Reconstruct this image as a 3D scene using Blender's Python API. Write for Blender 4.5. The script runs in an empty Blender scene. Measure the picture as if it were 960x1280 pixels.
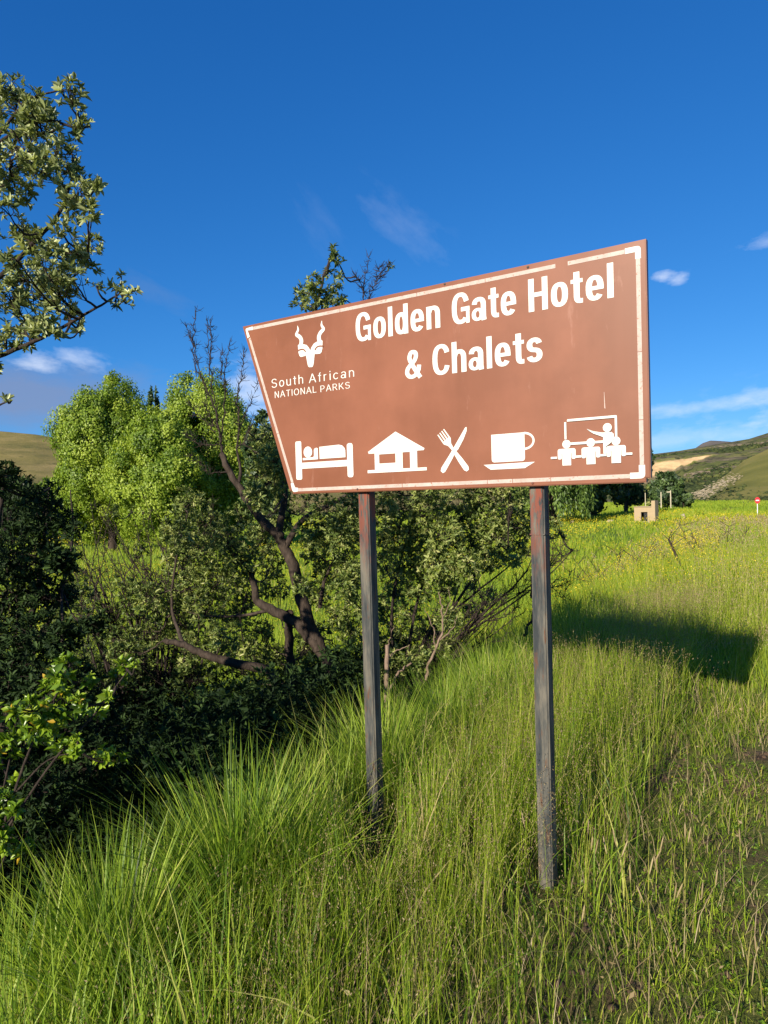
import bpy, math
import numpy as np
from mathutils import Vector, Matrix
R = np.random.default_rng(7)
SC = bpy.context.scene
COL = SC.collection
rad = math.radians
# ------------------------------------------------------------------ camera
EYE = np.array([0.0, 0.0, 1.6])
FPX, PITCH, ROLL = 890.0, rad(-1.25), rad(1.6)
fw = np.array([0, math.cos(PITCH), math.sin(PITCH)])
r0 = np.array([1.0, 0, 0]); u0 = np.cross(r0, fw)
cr = math.cos(ROLL) * r0 - math.sin(ROLL) * u0
cu = math.cos(ROLL) * u0 + math.sin(ROLL) * r0
cam = bpy.data.cameras.new('camera'); camo = bpy.data.objects.new('camera', cam); COL.objects.link(camo)
cam.sensor_width = 36.0; cam.lens = FPX / 1280 * 36.0; cam.clip_start = 0.05; cam.clip_end = 20000
camo.matrix_world = Matrix(((cr[0], cu[0], -fw[0], EYE[0]), (cr[1], cu[1], -fw[1], EYE[1]), (cr[2], cu[2], -fw[2], EYE[2]), (0, 0, 0, 1)))
SC.camera = camo

def ray(px, py):
    return cr * (px - 480) / FPX + cu * (640 - py) / FPX + fw
def P(px, py, dep):            # point seen at a photo pixel, at a forward distance in metres
    d = ray(px, py); return EYE + d * (dep / d[1])

# ------------------------------------------------------------------ light
SUN_AZ, SUN_EL = rad(180 + 32), rad(24.3)     # compass from +Y, clockwise: behind the camera, to the left
sdir = np.array([math.sin(SUN_AZ) * math.cos(SUN_EL), math.cos(SUN_AZ) * math.cos(SUN_EL), math.sin(SUN_EL)])
sun = bpy.data.lights.new('sun', 'SUN'); suno = bpy.data.objects.new('sun', sun); COL.objects.link(suno)
sun.energy = 5.0; sun.angle = rad(0.5); sun.color = (1.0, 0.90, 0.74)
suno.rotation_euler = Vector(sdir).to_track_quat('Z', 'Y').to_euler()
SC.view_settings.view_transform = 'Standard'; SC.view_settings.look = 'None'
SC.view_settings.exposure = 0.85; SC.view_settings.gamma = 1.0; SC.view_settings.use_curve_mapping = False

W = bpy.data.worlds.new('World'); SC.world = W; W.use_nodes = True
nt = W.node_tree; nt.nodes.clear()
class NT:
    def __init__(s, tree): s.t = tree
    def n(s, typ, **kw):
        o = s.t.nodes.new(typ)
        for k, v in kw.items():
            if k.startswith('i_'):
                o.inputs[int(k[2:]) if k[2:].isdigit() else k[2:].replace('_', ' ')].default_value = v
            else: setattr(o, k, v)
        return o
    def l(s, a, b): s.t.links.new(a, b)
    def math(s, op, a, b=None, clamp=False):
        m = s.n('ShaderNodeMath', operation=op); m.use_clamp = clamp
        for i, v in enumerate((a, b)):
            if v is None: continue
            if isinstance(v, (int, float)): m.inputs[i].default_value = v
            else: s.l(v, m.inputs[i])
        return m.outputs[0]
    def vmath(s, op, a, b):
        m = s.n('ShaderNodeVectorMath', operation=op)
        for i, v in enumerate((a, b)):
            if isinstance(v, (tuple, list, np.ndarray)): m.inputs[i].default_value = tuple(float(q) for q in v)
            else: s.l(v, m.inputs[i])
        return m.outputs[1] if op == 'DOT_PRODUCT' else m.outputs[0]
    def mix(s, f, a, b, blend='MIX'):
        m = s.n('ShaderNodeMix', data_type='RGBA', blend_type=blend)
        for i, v in ((0, f), (6, a), (7, b)):
            if isinstance(v, (int, float)): m.inputs[i].default_value = v
            elif isinstance(v, (tuple, list)): m.inputs[i].default_value = (*v[:3], 1)
            else: s.l(v, m.inputs[i])
        return m.outputs[2]
    def ramp(s, f, stops, interp='LINEAR'):
        m = s.n('ShaderNodeValToRGB'); e = m.color_ramp.elements; m.color_ramp.interpolation = interp
        while len(e) < len(stops): e.new(0.5)
        for k, (p, c) in enumerate(stops):
            e[k].position = p; e[k].color = (*c, 1) if len(c) == 3 else c
        s.l(f, m.inputs[0]); return m.outputs[0]
    def noise(s, vec, scale, detail=4, rough=0.55, **kw):
        m = s.n('ShaderNodeTexNoise', **kw); m.inputs['Scale'].default_value = scale
        m.inputs['Detail'].default_value = detail; m.inputs['Roughness'].default_value = rough
        if vec is not None: s.l(vec, m.inputs['Vector'])
        return m.outputs[0]
    def mapping(s, vec, scale=(1, 1, 1), loc=(0, 0, 0), rot=(0, 0, 0)):
        m = s.n('ShaderNodeMapping'); m.inputs['Scale'].default_value = scale
        m.inputs['Location'].default_value = loc; m.inputs['Rotation'].default_value = rot
        s.l(vec, m.inputs['Vector']); return m.outputs[0]

w = NT(nt)
sky = w.n('ShaderNodeTexSky', sky_type='NISHITA', sun_disc=False)
sky.sun_elevation = SUN_EL; sky.sun_rotation = SUN_AZ; sky.altitude = 1900; sky.air_density = 1.0; sky.dust_density = 0.1; sky.ozone_density = 3.0
SKY_TINT = (0.62, 0.95, 1.12)
sep0 = w.n('ShaderNodeSeparateColor'); w.l(sky.outputs[0], sep0.inputs[0]); com0 = w.n('ShaderNodeCombineColor')
for k_, (a_, p_) in enumerate(((.68, 1.29), (.566, .815), (.79, .64))):      # deeper, more saturated blue
    w.l(w.math('MULTIPLY', w.math('POWER', w.math('MULTIPLY', sep0.outputs[k_], .1 * SKY_TINT[k_]), p_), 10 * a_), com0.inputs[k_])
skyc = com0.outputs[0]
tc = w.n('ShaderNodeTexCoord'); dv = tc.outputs['Generated']
def cloud(px, py, wpx, hpx, ang, amp, bank_=False, nscale=14, stretch=2.2):
    c = ray(px, py); c /= np.linalg.norm(c); a = rad(ang)
    e1 = cr * math.cos(a) + cu * math.sin(a); e2 = -cr * math.sin(a) + cu * math.cos(a)
    d = w.vmath('SUBTRACT', dv, c)
    p = w.math('MULTIPLY', w.vmath('DOT_PRODUCT', d, e1), FPX / wpx); q = w.math('MULTIPLY', w.vmath('DOT_PRODUCT', d, e2), FPX / hpx)
    g = w.math('EXPONENT', w.math('MULTIPLY', w.math('ADD', w.math('MULTIPLY', p, p), w.math('MULTIPLY', q, q)), -1.0))
    comb = w.n('ShaderNodeCombineXYZ'); w.l(w.math('MULTIPLY', p, 0.01 * wpx), comb.inputs[0]); w.l(w.math('MULTIPLY', q, 0.01 * hpx * stretch), comb.inputs[1]); comb.inputs[2].default_value = px * 0.37
    nz = w.noise(comb.outputs[0], nscale * 0.2, 6, 0.6)
    ga, na, of, sl_ = (1.1, .7, .62, 1.3) if bank_ else (.7, 1.5, .95, 1.7)
    f = w.math('MULTIPLY', w.math('SUBTRACT', w.math('ADD', w.math('MULTIPLY', g, ga), w.math('MULTIPLY', nz, na)), of), sl_, clamp=True)
    front = w.math('GREATER_THAN', w.vmath('DOT_PRODUCT', dv, c), 0.3)
    return w.math('MULTIPLY', w.math('MULTIPLY', f, w.math('MULTIPLY', w.math('MINIMUM', w.math('MULTIPLY', g, 3.0), 1.0), front)), amp)
CLOUD_W, CLOUD_G = (7.2, 7.8, 9.0), (1.8, 2.45, 4.1)
out = skyc
for (px, py, wp, hp, an, am, colr) in [
        (20, 495, 165, 42, 2, 0.8, CLOUD_G), (44, 453, 22, 12, 0, 0.5, CLOUD_W), (98, 448, 30, 10, -12, 0.38, CLOUD_W),
        (330, 492, 55, 42, 0, 0.55, CLOUD_W), (505, 285, 60, 22, -32, 0.065, CLOUD_W), (400, 285, 40, 20, -50, 0.03, CLOUD_W),
        (195, 365, 45, 14, -20, 0.16, CLOUD_G), (828, 346, 13, 7, 0, 0.5, CLOUD_W), (849, 349, 10, 7, 0, 0.5, CLOUD_W), (905, 503, 125, 10, 7, 0.36, CLOUD_W), (955, 303, 22, 8, 0, 0.3, CLOUD_W),
        (850, 548, 90, 12, 5, 0.25, CLOUD_W), (-520, 480, 260, 45, 0, 0.6, CLOUD_G), (1300, 470, 200, 30, 5, 0.5, CLOUD_W)]:
    out = w.mix(cloud(px, py, wp, hp, an, am, colr is CLOUD_G and wp > 100), out, colr)
bg = w.n('ShaderNodeBackground'); bg.inputs['Strength'].default_value = 0.071
w.l(out, bg.inputs['Color'])
wo = w.n('ShaderNodeOutputWorld'); w.l(bg.outputs[0], wo.inputs[0])
SC.cycles.max_bounces = 6; SC.cycles.transparent_max_bounces = 4

# ------------------------------------------------------------------ helpers
def V(a): return np.asarray(a, float)
def unit(a):
    a = V(a); return a / np.maximum(np.linalg.norm(a, axis=-1, keepdims=True), 1e-9)

class Geo:
    def __init__(s): s.v = []; s.q = []; s.t = []; s.tint = []; s.n = 0
    def add(s, v, quads=None, tris=None, tint=0.5):
        v = V(v).reshape(-1, 3); k = len(v)
        if quads is not None and len(quads): s.q.append(np.asarray(quads, int).reshape(-1, 4) + s.n)
        if tris is not None and len(tris): s.t.append(np.asarray(tris, int).reshape(-1, 3) + s.n)
        s.v.append(v); s.tint.append(np.broadcast_to(np.asarray(tint, float), (k,)).copy()); s.n += k
    def mesh(s, name, mat, smooth=False):
        me = bpy.data.meshes.new(name)
        v = np.concatenate(s.v) if s.v else np.zeros((0, 3))
        q = np.concatenate(s.q) if s.q else np.zeros((0, 4), int)
        t = np.concatenate(s.t) if s.t else np.zeros((0, 3), int)
        me.vertices.add(len(v)); me.vertices.foreach_set('co', v.astype(np.float32).ravel())
        loops = np.concatenate([q.ravel(), t.ravel()]).astype(np.int32)
        me.loops.add(len(loops)); me.loops.foreach_set('vertex_index', loops)
        st = np.concatenate([np.arange(len(q)) * 4, len(q) * 4 + np.arange(len(t)) * 3]).astype(np.int32)
        me.polygons.add(len(st)); me.polygons.foreach_set('loop_start', st)
        if smooth: me.polygons.foreach_set('use_smooth', np.ones(len(st), bool))
        me.update(calc_edges=True); me.validate()
        a = me.attributes.new('tint', 'FLOAT', 'POINT'); a.data.foreach_set('value', np.concatenate(s.tint).astype(np.float32))
        if mat: me.materials.append(mat)
        return me

def link(name, me, parent=None, **props):
    o = bpy.data.objects.new(name, me); COL.objects.link(o)
    if parent is not None:
        o.parent = parent
        o.matrix_parent_inverse = parent.matrix_basis.inverted()
    for k, v in props.items(): o[k] = v
    return o
def thing(name, label, cat, loc, group=None):
    o = bpy.data.objects.new(name, None); COL.objects.link(o); o.location = [float(q) for q in loc]
    o.empty_display_size = 0.1
    o['label'] = label; o['category'] = cat
    if group: o['group'] = group
    return o

def tube(g, pts, radii, n=6, tint=0.5, cap=True):
    pts = V(pts); k = len(pts); radii = np.broadcast_to(V(radii), (k,))
    T = unit(np.gradient(pts, axis=0)); ref = V([0.31, 0.2, 0.93])
    if abs(T[0] @ unit(ref)) > 0.95: ref = V([1, 0.1, 0])
    A = unit(np.cross(T, ref)); B = np.cross(T, A)
    th = np.arange(n) * 2 * math.pi / n
    ring = A[:, None] * np.cos(th)[None, :, None] + B[:, None] * np.sin(th)[None, :, None]
    v = pts[:, None] + ring * radii[:, None, None]
    i = np.arange(k - 1)[:, None] * n; j = np.arange(n)[None]; j2 = (j + 1) % n
    q = np.stack([i + j, i + j2, i + n + j2, i + n + j], -1).reshape(-1, 4)
    g.add(v, quads=q, tint=tint)

def smooth_path(pts, m=4, jit=0.0):
    pts = V(pts); k = len(pts)
    if k < 3:
        t = np.linspace(0, 1, m + 1)[:, None]; o = pts[0] * (1 - t) + pts[-1] * t
    else:
        e = np.vstack([2 * pts[0] - pts[1], pts, 2 * pts[-1] - pts[-2]]); o = []
        for a in range(k - 1):
            p0, p1, p2, p3 = e[a:a + 4]
            for t in np.linspace(0, 1, m, endpoint=False):
                o.append(0.5 * (2 * p1 + (p2 - p0) * t + (2 * p0 - 5 * p1 + 4 * p2 - p3) * t * t + (3 * p1 - p0 - 3 * p2 + p3) * t ** 3))
        o.append(pts[-1]); o = V(o)
    if jit: o[1:-1] += R.normal(0, jit, o[1:-1].shape)
    return o

def leaf(g, p, d, nrm, L, Wd, tint, fold=0.25, curl=0.15):
    """many leaves at once: two half-blades folded along the midrib, each a quad"""
    p, d, nrm = V(p), unit(d), V(nrm); N = len(p)
    s = unit(np.cross(d, nrm)); u = np.cross(s, d)
    L = np.broadcast_to(V(L), (N,))[:, None]; Wd = np.broadcast_to(V(Wd), (N,))[:, None]
    def at(f, sd, lift): return p + d * L * f + s * Wd * sd + u * (lift * Wd - curl * L * f * f)
    v = np.stack([p, at(.32, .46, fold), at(.68, .42, fold), at(1, 0, 0), at(.68, -.42, fold), at(.32, -.46, fold)], 1)
    b = np.arange(N)[:, None] * 6
    q = np.concatenate([b + [0, 1, 2, 3], b + [0, 3, 4, 5]], 1).reshape(-1, 4)
    g.add(v, quads=q, tint=np.repeat(np.broadcast_to(V(tint), (N,)), 6))
def card(g, p, d, nrm, L, Wd, tint):
    p, d = V(p), unit(d); N = len(p); s = unit(np.cross(d, V(nrm))); u = np.cross(s, d)
    L = np.broadcast_to(V(L), (N,))[:, None]; Wd = np.broadcast_to(V(Wd), (N,))[:, None]
    v = np.stack([p, p + d * L * .45 + s * Wd * .5 + u * Wd * .2, p + d * L, p + d * L * .45 - s * Wd * .5 + u * Wd * .2], 1)
    q = (np.arange(N)[:, None] * 4 + [0, 1, 2, 3])
    g.add(v, quads=q, tint=np.repeat(np.broadcast_to(V(tint), (N,)), 4))
def rosettes(g, c, ax, nl, L, Wd, tint, spread=(0.5, 1.25), fn=leaf):
    c, ax = V(c), unit(ax); N = len(c)
    a = unit(np.cross(ax, R.normal(size=(N, 3)))); b = np.cross(ax, a)
    k = np.arange(nl)[None] * 2.4 + R.uniform(0, 6.3, (N, 1)) + R.normal(0, .2, (N, nl))
    el = np.linspace(spread[0], spread[1], nl)[None] + R.normal(0, .15, (N, nl))
    d = ax[:, None] * np.cos(el)[..., None] + (a[:, None] * np.cos(k)[..., None] + b[:, None] * np.sin(k)[..., None]) * np.sin(el)[..., None]
    nr = ax[:, None] * np.sin(el)[..., None] - (a[:, None] * np.cos(k)[..., None] + b[:, None] * np.sin(k)[..., None]) * np.cos(el)[..., None]
    back = R.uniform(0, 0.5, (N, nl, 1)) * np.broadcast_to(V(L), (N,))[:, None, None]
    p = c[:, None] - ax[:, None] * back
    LL = np.broadcast_to(V(L), (N,))[:, None] * R.uniform(.5, 1.2, (N, nl)); ww = LL * (Wd / 1.0)
    tt = np.clip(np.broadcast_to(V(tint), (N,))[:, None] + R.normal(0, .12, (N, nl)), 0, 1)
    fn(g, p.reshape(-1, 3), d.reshape(-1, 3), nr.reshape(-1, 3), LL.ravel(), ww.ravel(), tt.ravel())

# ------------------------------------------------------------------ materials
def new_mat(name):
    m = bpy.data.materials.new(name); m.use_nodes = True; t = NT(m.node_tree); m.node_tree.nodes.clear()
    o = t.n('ShaderNodeOutputMaterial'); return m, t, o
def bsdf(t, o, col, rough=0.7, spec=0.3, metal=0.0, bump=None, bstr=0.3, bdist=0.01):
    b = t.n('ShaderNodeBsdfPrincipled')
    if isinstance(col, (tuple, list)): b.inputs['Base Color'].default_value = (*col[:3], 1)
    else: t.l(col, b.inputs['Base Color'])
    if isinstance(rough, (int, float)): b.inputs['Roughness'].default_value = rough
    else: t.l(rough, b.inputs['Roughness'])
    b.inputs['Specular IOR Level'].default_value = spec; b.inputs['Metallic'].default_value = metal
    if bump is not None:
        bm = t.n('ShaderNodeBump'); bm.inputs['Strength'].default_value = bstr; bm.inputs['Distance'].default_value = bdist
        t.l(bump, bm.inputs['Height']); t.l(bm.outputs[0], b.inputs['Normal'])
    if o is not None: t.l(b.outputs[0], o.inputs[0])
    return b
def plain(name, col, rough=0.7, spec=0.3, var=0.25, scale=20.0):
    m, t, o = new_mat(name); tc = t.n('ShaderNodeTexCoord')
    nz = t.noise(tc.outputs['Object'], scale, 5)
    c = t.mix(nz, tuple(q * (1 - var) for q in col), tuple(min(1, q * (1 + var)) for q in col))
    bsdf(t, o, c, rough, spec, bump=nz, bstr=0.15); return m
def leafmat(name, stops, trans=0.3, rough=0.5, spec=0.35, tcol=1.3):
    m, t, o = new_mat(name); at = t.n('ShaderNodeAttribute', attribute_name='tint')
    c = t.ramp(at.outputs['Fac'], stops)
    b = bsdf(t, None, c, rough, spec)
    tr = t.n('ShaderNodeBsdfTranslucent'); t.l(t.mix(1.0, c, (tcol, tcol, tcol * .6), 'MULTIPLY'), tr.inputs[0])
    mx = t.n('ShaderNodeMixShader'); mx.inputs[0].default_value = trans
    t.l(b.outputs[0], mx.inputs[1]); t.l(tr.outputs[0], mx.inputs[2]); t.l(mx.outputs[0], o.inputs[0]); return m
def barkmat(name, a, b, scale=30):
    m, t, o = new_mat(name); tc = t.n('ShaderNodeTexCoord')
    v = t.mapping(tc.outputs['Object'], (1, 1, .35)); nz = t.noise(v, scale, 6, .65)
    c = t.ramp(nz, [(.3, a), (.7, b)]); bsdf(t, o, c, .85, .2, bump=nz, bstr=.7, bdist=.02); return m

M = {}
M['ouhout'] = leafmat('ouhout_leaf', [(0, (.045, .065, .02)), (.4, (.15, .19, .06)), (.75, (.30, .34, .13)), (1, (.42, .46, .22))], .32, .42, .5)
M['olive'] = leafmat('olive_leaf', [(0, (.03, .05, .012)), (.4, (.12, .17, .035)), (.8, (.26, .30, .08)), (1, (.36, .36, .14))], .28)
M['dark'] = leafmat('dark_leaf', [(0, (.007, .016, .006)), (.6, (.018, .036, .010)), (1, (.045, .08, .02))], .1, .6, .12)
M['darktree'] = leafmat('dark_tree_leaf', [(0, (.014, .03, .012)), (.6, (.04, .075, .02)), (1, (.085, .13, .035))], .15)
M['bright'] = leafmat('bright_leaf', [(0, (.04, .09, .008)), (.5, (.14, .24, .014)), (.97, (.30, .40, .03)), (1, (.50, .32, .03))], .3, .35, .5)
M['poplar'] = leafmat('poplar_leaf', [(0, (.05, .105, .010)), (.5, (.17, .26, .018)), (1, (.33, .41, .05))], .36)
M['willow'] = leafmat('willow_leaf', [(0, (.05, .09, .015)), (.5, (.09, .15, .025)), (1, (.15, .22, .04))], .25)
M['grass'] = leafmat('grass_blade', [(0, (.03, .062, .008)), (.4, (.14, .235, .014)), (.74, (.32, .41, .03)), (.92, (.42, .40, .08)), (1, (.50, .40, .19))], .45, .55, .18)
M['tussock'] = leafmat('tussock_blade', [(0, (.025, .06, .008)), (.4, (.14, .245, .020)), (.75, (.33, .44, .04)), (1, (.50, .49, .14))], .45, .45, .28)
M['field'] = leafmat('field_blade', [(0, (.08, .14, .012)), (.5, (.20, .29, .018)), (.8, (.31, .36, .024)), (1, (.40, .33, .11))], .42, .6, .25)
M['seed'] = leafmat('seed_head', [(0, (.14, .09, .045)), (.5, (.27, .20, .10)), (1, (.46, .37, .20))], .35)
M['flower'] = leafmat('yellow_flower', [(0, (.45, .36, .01)), (1, (.70, .55, .02))], .3)
M['bark'] = barkmat('bark', (.018, .013, .010), (.075, .055, .042))
M['twig'] = barkmat('twig_bark', (.018, .013, .011), (.055, .040, .032), 60)
M['deadwood'] = barkmat('dead_wood', (.10, .065, .045), (.28, .20, .15), 40)
M['stone'] = plain('stone', (.34, .28, .20), .9, .2)
M['cream'] = plain('cream_plaster', (.33, .25, .155), .9, .2, .12, 3)
M['brownplaster'] = plain('dark_plaster', (.06, .05, .04), .9, .2, .2, 3)
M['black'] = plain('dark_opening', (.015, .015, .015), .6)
M['timber'] = plain('pale_timber', (.45, .40, .28), .8)
M['redpaint'] = plain('red_reflective', (.55, .02, .03), .4, .4, .1)
M['whitepaint'] = plain('white_paint', (.78, .77, .74), .5, .4, .05)

# ------------------------------------------------------------------ terrain
def sst(a, b, x): t = np.clip((x - a) / (b - a), 0, 1); return t * t * (3 - 2 * t)
EX, EY, DX, DY = -.25, 3.75, .479, .878
def bank(x, y): return (x - EX) * -DY + (y - EY) * DX          # metres left of the bank's edge
MY = [0, 8, 20, 45, 80, 200, 400, 900, 3000]; MZ = [-.95, -.95, -1.1, -1.45, -1.9, -3.6, -5.8, -8, -14]
VZ = [0, 6, 12, 30, 90, 200, 400, 900, 3000]; VZV = [0, -.02, -.2, -.75, -2.5, -4.2, -5.8, -8, -14]
def zg(x, y):
    x, y = V(x), V(y); r = np.hypot(x, y); rr = np.where(y > 0, np.maximum(y, r * .55), r * .4)
    s = bank(x, y) - sst(12, 60, y) * 6
    ze = np.interp(rr, VZ, VZV) - .10 * sst(-1.2, .1, s); mz = np.interp(rr, MY, MZ)
    z = ze + (mz - ze) * sst(-.05, 1.9, s)
    k = sst(-.3, 1.5, s) * .6 + .3
    z = z + .035 * k * np.sin(x * 2.3 + 1.1 * y) * np.cos(1.7 * y - .8 * x) + .02 * np.sin(5.1 * x - 2 * y) * np.sin(4.3 * y + x) * sst(40, 10, r)
    return z
g = Geo()
rs = np.concatenate([[0.02], np.geomspace(.3, 3200, 150)]); th = np.linspace(0, 2 * math.pi, 200, endpoint=False)
RR, TH = np.meshgrid(rs, th, indexing='ij'); X = RR * np.sin(TH); Y = RR * np.cos(TH)
n = len(th); i = np.arange(len(rs) - 1)[:, None] * n; j = np.arange(n)[None]; j2 = (j + 1) % n
g.add(np.stack([X, Y, zg(X, Y)], -1), quads=np.stack([i + j, i + n + j, i + n + j2, i + j2], -1).reshape(-1, 4))
m, t, o = new_mat('ground'); geo = t.n('ShaderNodeNewGeometry'); pos = geo.outputs['Position']
soil = t.ramp(t.noise(pos, 9, 8, .7), [(.3, (.032, .021, .013)), (.55, (.10, .066, .04)), (.75, (.20, .138, .088))])
moss = t.ramp(t.noise(pos, 14, 6, .7), [(.3, (.045, .055, .014)), (.7, (.13, .15, .03))])
near = t.mix(t.ramp(t.noise(pos, 2.2, 6, .65), [(.38, (0, 0, 0)), (.54, (1, 1, 1))]), soil, moss)
fsm = t.noise(pos, .9, 7, .7); fbig = t.noise(t.mapping(pos, (.03, .012, .03)), 1.0, 5, .6)
fieldc = t.ramp(fsm, [(.25, (.055, .095, .012)), (.5, (.10, .16, .018)), (.72, (.17, .22, .025))])
fieldc = t.mix(t.ramp(fbig, [(.48, (0, 0, 0)), (.62, (1, 1, 1))]), fieldc, t.mix(fsm, (.16, .17, .02), (.42, .36, .015)))
fieldc = t.mix(t.ramp(t.noise(t.mapping(pos, (.02, .03, .02), (31, 7, 0)), 1.0, 3), [(.52, (0, 0, 0)), (.66, (1, 1, 1))]), fieldc, (.06, .10, .02))
sep = t.n('ShaderNodeSeparateXYZ'); t.l(pos, sep.inputs[0])
yfac = t.math('DIVIDE', t.math('SUBTRACT', sep.outputs[1], 4.5), 5.0, clamp=True)
cmb = t.mix(yfac, near, fieldc)
bsdf(t, o, cmb, .95, .1, bump=t.noise(pos, 25, 6, .7), bstr=.8, bdist=.03)
M['ground'] = m
link('ground', g.mesh('ground', m, True), kind='structure')

# ------------------------------------------------------------------ the sign
SYAW = rad(34)
SA = V([math.cos(SYAW), -math.sin(SYAW), 0]); SN = V([math.sin(SYAW), math.cos(SYAW), 0])   # along the panel / into it
SB = V([.226 * 2.8, 2.8, 0])
def sgn(px, py, back=0.0):
    d = ray(px, py); b = SB + SN * back; tt = ((b - EYE) @ SN) / (d @ SN); q = EYE + d * tt
    return (q - b) @ SA, q[2]
sign = thing('road_sign', 'large brown tourist sign board with white lettering on two rusty steel posts', 'road sign', (SB[0], SB[1], 0))
sign.rotation_euler = (0, 0, -SYAW)
def slink(name, me, parent=None, **k):
    o = bpy.data.objects.new(name, me); COL.objects.link(o); o.parent = parent or sign
    for kk, v in k.items(): o[kk] = v
    return o
# materials of the sign
m, t, o = new_mat('brown_sign_face'); tc = t.n('ShaderNodeTexCoord'); ob = tc.outputs['Object']
strk = t.noise(t.mapping(ob, (6, 1, .7)), 1.0, 5, .65); blot = t.noise(ob, 2.0, 5, .6); fine = t.noise(ob, 60, 3)
c = t.mix(t.ramp(strk, [(.35, (0, 0, 0)), (.75, (1, 1, 1))]), (.168, .060, .029), (.193, .070, .036))
c = t.mix(t.ramp(blot, [(.42, (0, 0, 0)), (.7, (.55, .55, .55))]), c, (.285, .108, .060))
chalk = t.ramp(t.noise(t.mapping(ob, (9, 1, 2.2), (4.1, 0, 2.7)), 1.6, 7, .72), [(.60, (0, 0, 0)), (.76, (.6, .6, .6))])
c = t.mix(chalk, c, (.36, .185, .135))
c = t.mix(t.ramp(t.noise(ob, 45, 4, .7), [(.70, (0, 0, 0)), (.78, (.5, .5, .5))]), c, (.16, .055, .033))
bsdf(t, o, c, .42, .35, bump=t.noise(ob, 3.0, 2), bstr=.08, bdist=.02); M['signface'] = m
m, t, o = new_mat('white_vinyl'); tc = t.n('ShaderNodeTexCoord')
bsdf(t, o, t.ramp(t.noise(tc.outputs['Object'], 9, 5, .6), [(.3, (.56, .55, .49)), (.6, (.64, .63, .59))]), .45, .4); M['vinyl'] = m
m, t, o = new_mat('worn_tape'); tc = t.n('ShaderNodeTexCoord'); ob = tc.outputs['Object']
wv = t.noise(t.mapping(ob, (5, 1, 5)), 3, 6, .7)
bsdf(t, o, t.mix(t.ramp(t.noise(ob, 70, 5, .8), [(.57, (0, 0, 0)), (.64, (1, 1, 1))]), t.ramp(wv, [(.3, (.37, .27, .23)), (.7, (.48, .40, .36))]), (.27, .11, .065)), .6, .3); M['tape'] = m
m, t, o = new_mat('rusty_post'); tc = t.n('ShaderNodeTexCoord'); ob = tc.outputs['Object']
a = t.noise(t.mapping(ob, (26, 26, 4.0)), 1.0, 7, .68); b = t.noise(t.mapping(ob, (34, 34, 7), (3, 1, 9)), 1.0, 6, .7)
c = t.ramp(a, [(.36, (.026, .031, .034)), (.48, (.062, .063, .058)), (.62, (.125, .113, .09))])
c = t.mix(t.ramp(b, [(.56, (0, 0, 0)), (.66, (1, 1, 1))]), c, (.10, .046, .024))
sp = t.n('ShaderNodeSeparateXYZ'); t.l(ob, sp.inputs[0])
topf = t.math('MULTIPLY', t.math('SUBTRACT', sp.outputs[2], 1.22), 2.6, clamp=True)
c = t.mix(t.math('MULTIPLY', topf, t.ramp(b, [(.46, (0, 0, 0)), (.52, (1, 1, 1))])), c, (.18, .050, .030))
bsdf(t, o, c, .65, .22, bump=a, bstr=.35, bdist=.003); M['post'] = m

def ngons(name, polys, mat, y0=-.0012, dy=.0002, parent=None, **k):
    vs, fs = [], []
    for q, pl in enumerate(polys):
        b = len(vs); pl = [tuple(z) for z in pl]
        ar = sum(pl[i][0] * pl[(i + 1) % len(pl)][1] - pl[(i + 1) % len(pl)][0] * pl[i][1] for i in range(len(pl)))
        if ar < 0: pl = pl[::-1]
        vs += [(x, y0 - dy * q, z) for x, z in pl]; fs.append(list(range(b, b + len(pl))))
    me = bpy.data.meshes.new(name); me.from_pydata(vs, [], fs); me.update(); me.materials.append(mat)
    return slink(name, me, parent, **k)
def stroke_poly(path, wv, wh=None, taper=None):
    p = V(path); wh = wh or wv; T = unit(np.gradient(p, axis=0)); N = np.stack([-T[:, 1], T[:, 0]], 1)
    s = np.ones(len(p)) if taper is None else np.interp(np.linspace(0, 1, len(p)), np.linspace(0, 1, len(taper)), taper)
    off = N * np.array([wv / 2, wh / 2]) * s[:, None]
    return np.vstack([p + off, (p - off)[::-1]])
def stroke_quads(path, wv, wh, closed=False):
    p = V(path)
    if closed: T = unit(np.roll(p, -1, 0) - np.roll(p, 1, 0))
    else: T = unit(np.gradient(p, axis=0))
    N = np.stack([-T[:, 1], T[:, 0]], 1) * np.array([wv / 2, wh / 2])
    return p + N, p - N
def arc(cx, cy, rx, ry, a0, a1, n=26, e=2.5):
    a = np.radians(np.linspace(a0, a1, n)); c, s = np.cos(a), np.sin(a)
    return np.stack([cx + rx * np.sign(c) * np.abs(c) ** (2 / e), cy + ry * np.sign(s) * np.abs(s) ** (2 / e)], 1)
def ring(cx, cy, rx, ry, e=2.5): return ('loop', arc(cx, cy, rx, ry, 0, 360, 41, e)[:-1])
def ln(*p): return ('line', V(p))
def pth(*parts): return ('line', np.vstack([V(q).reshape(-1, 2) for q in parts]))
def crv(*p): 
    q = smooth_path(np.c_[V(p), np.zeros(len(p))], 6)[:, :2]; return ('line', q)
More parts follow.
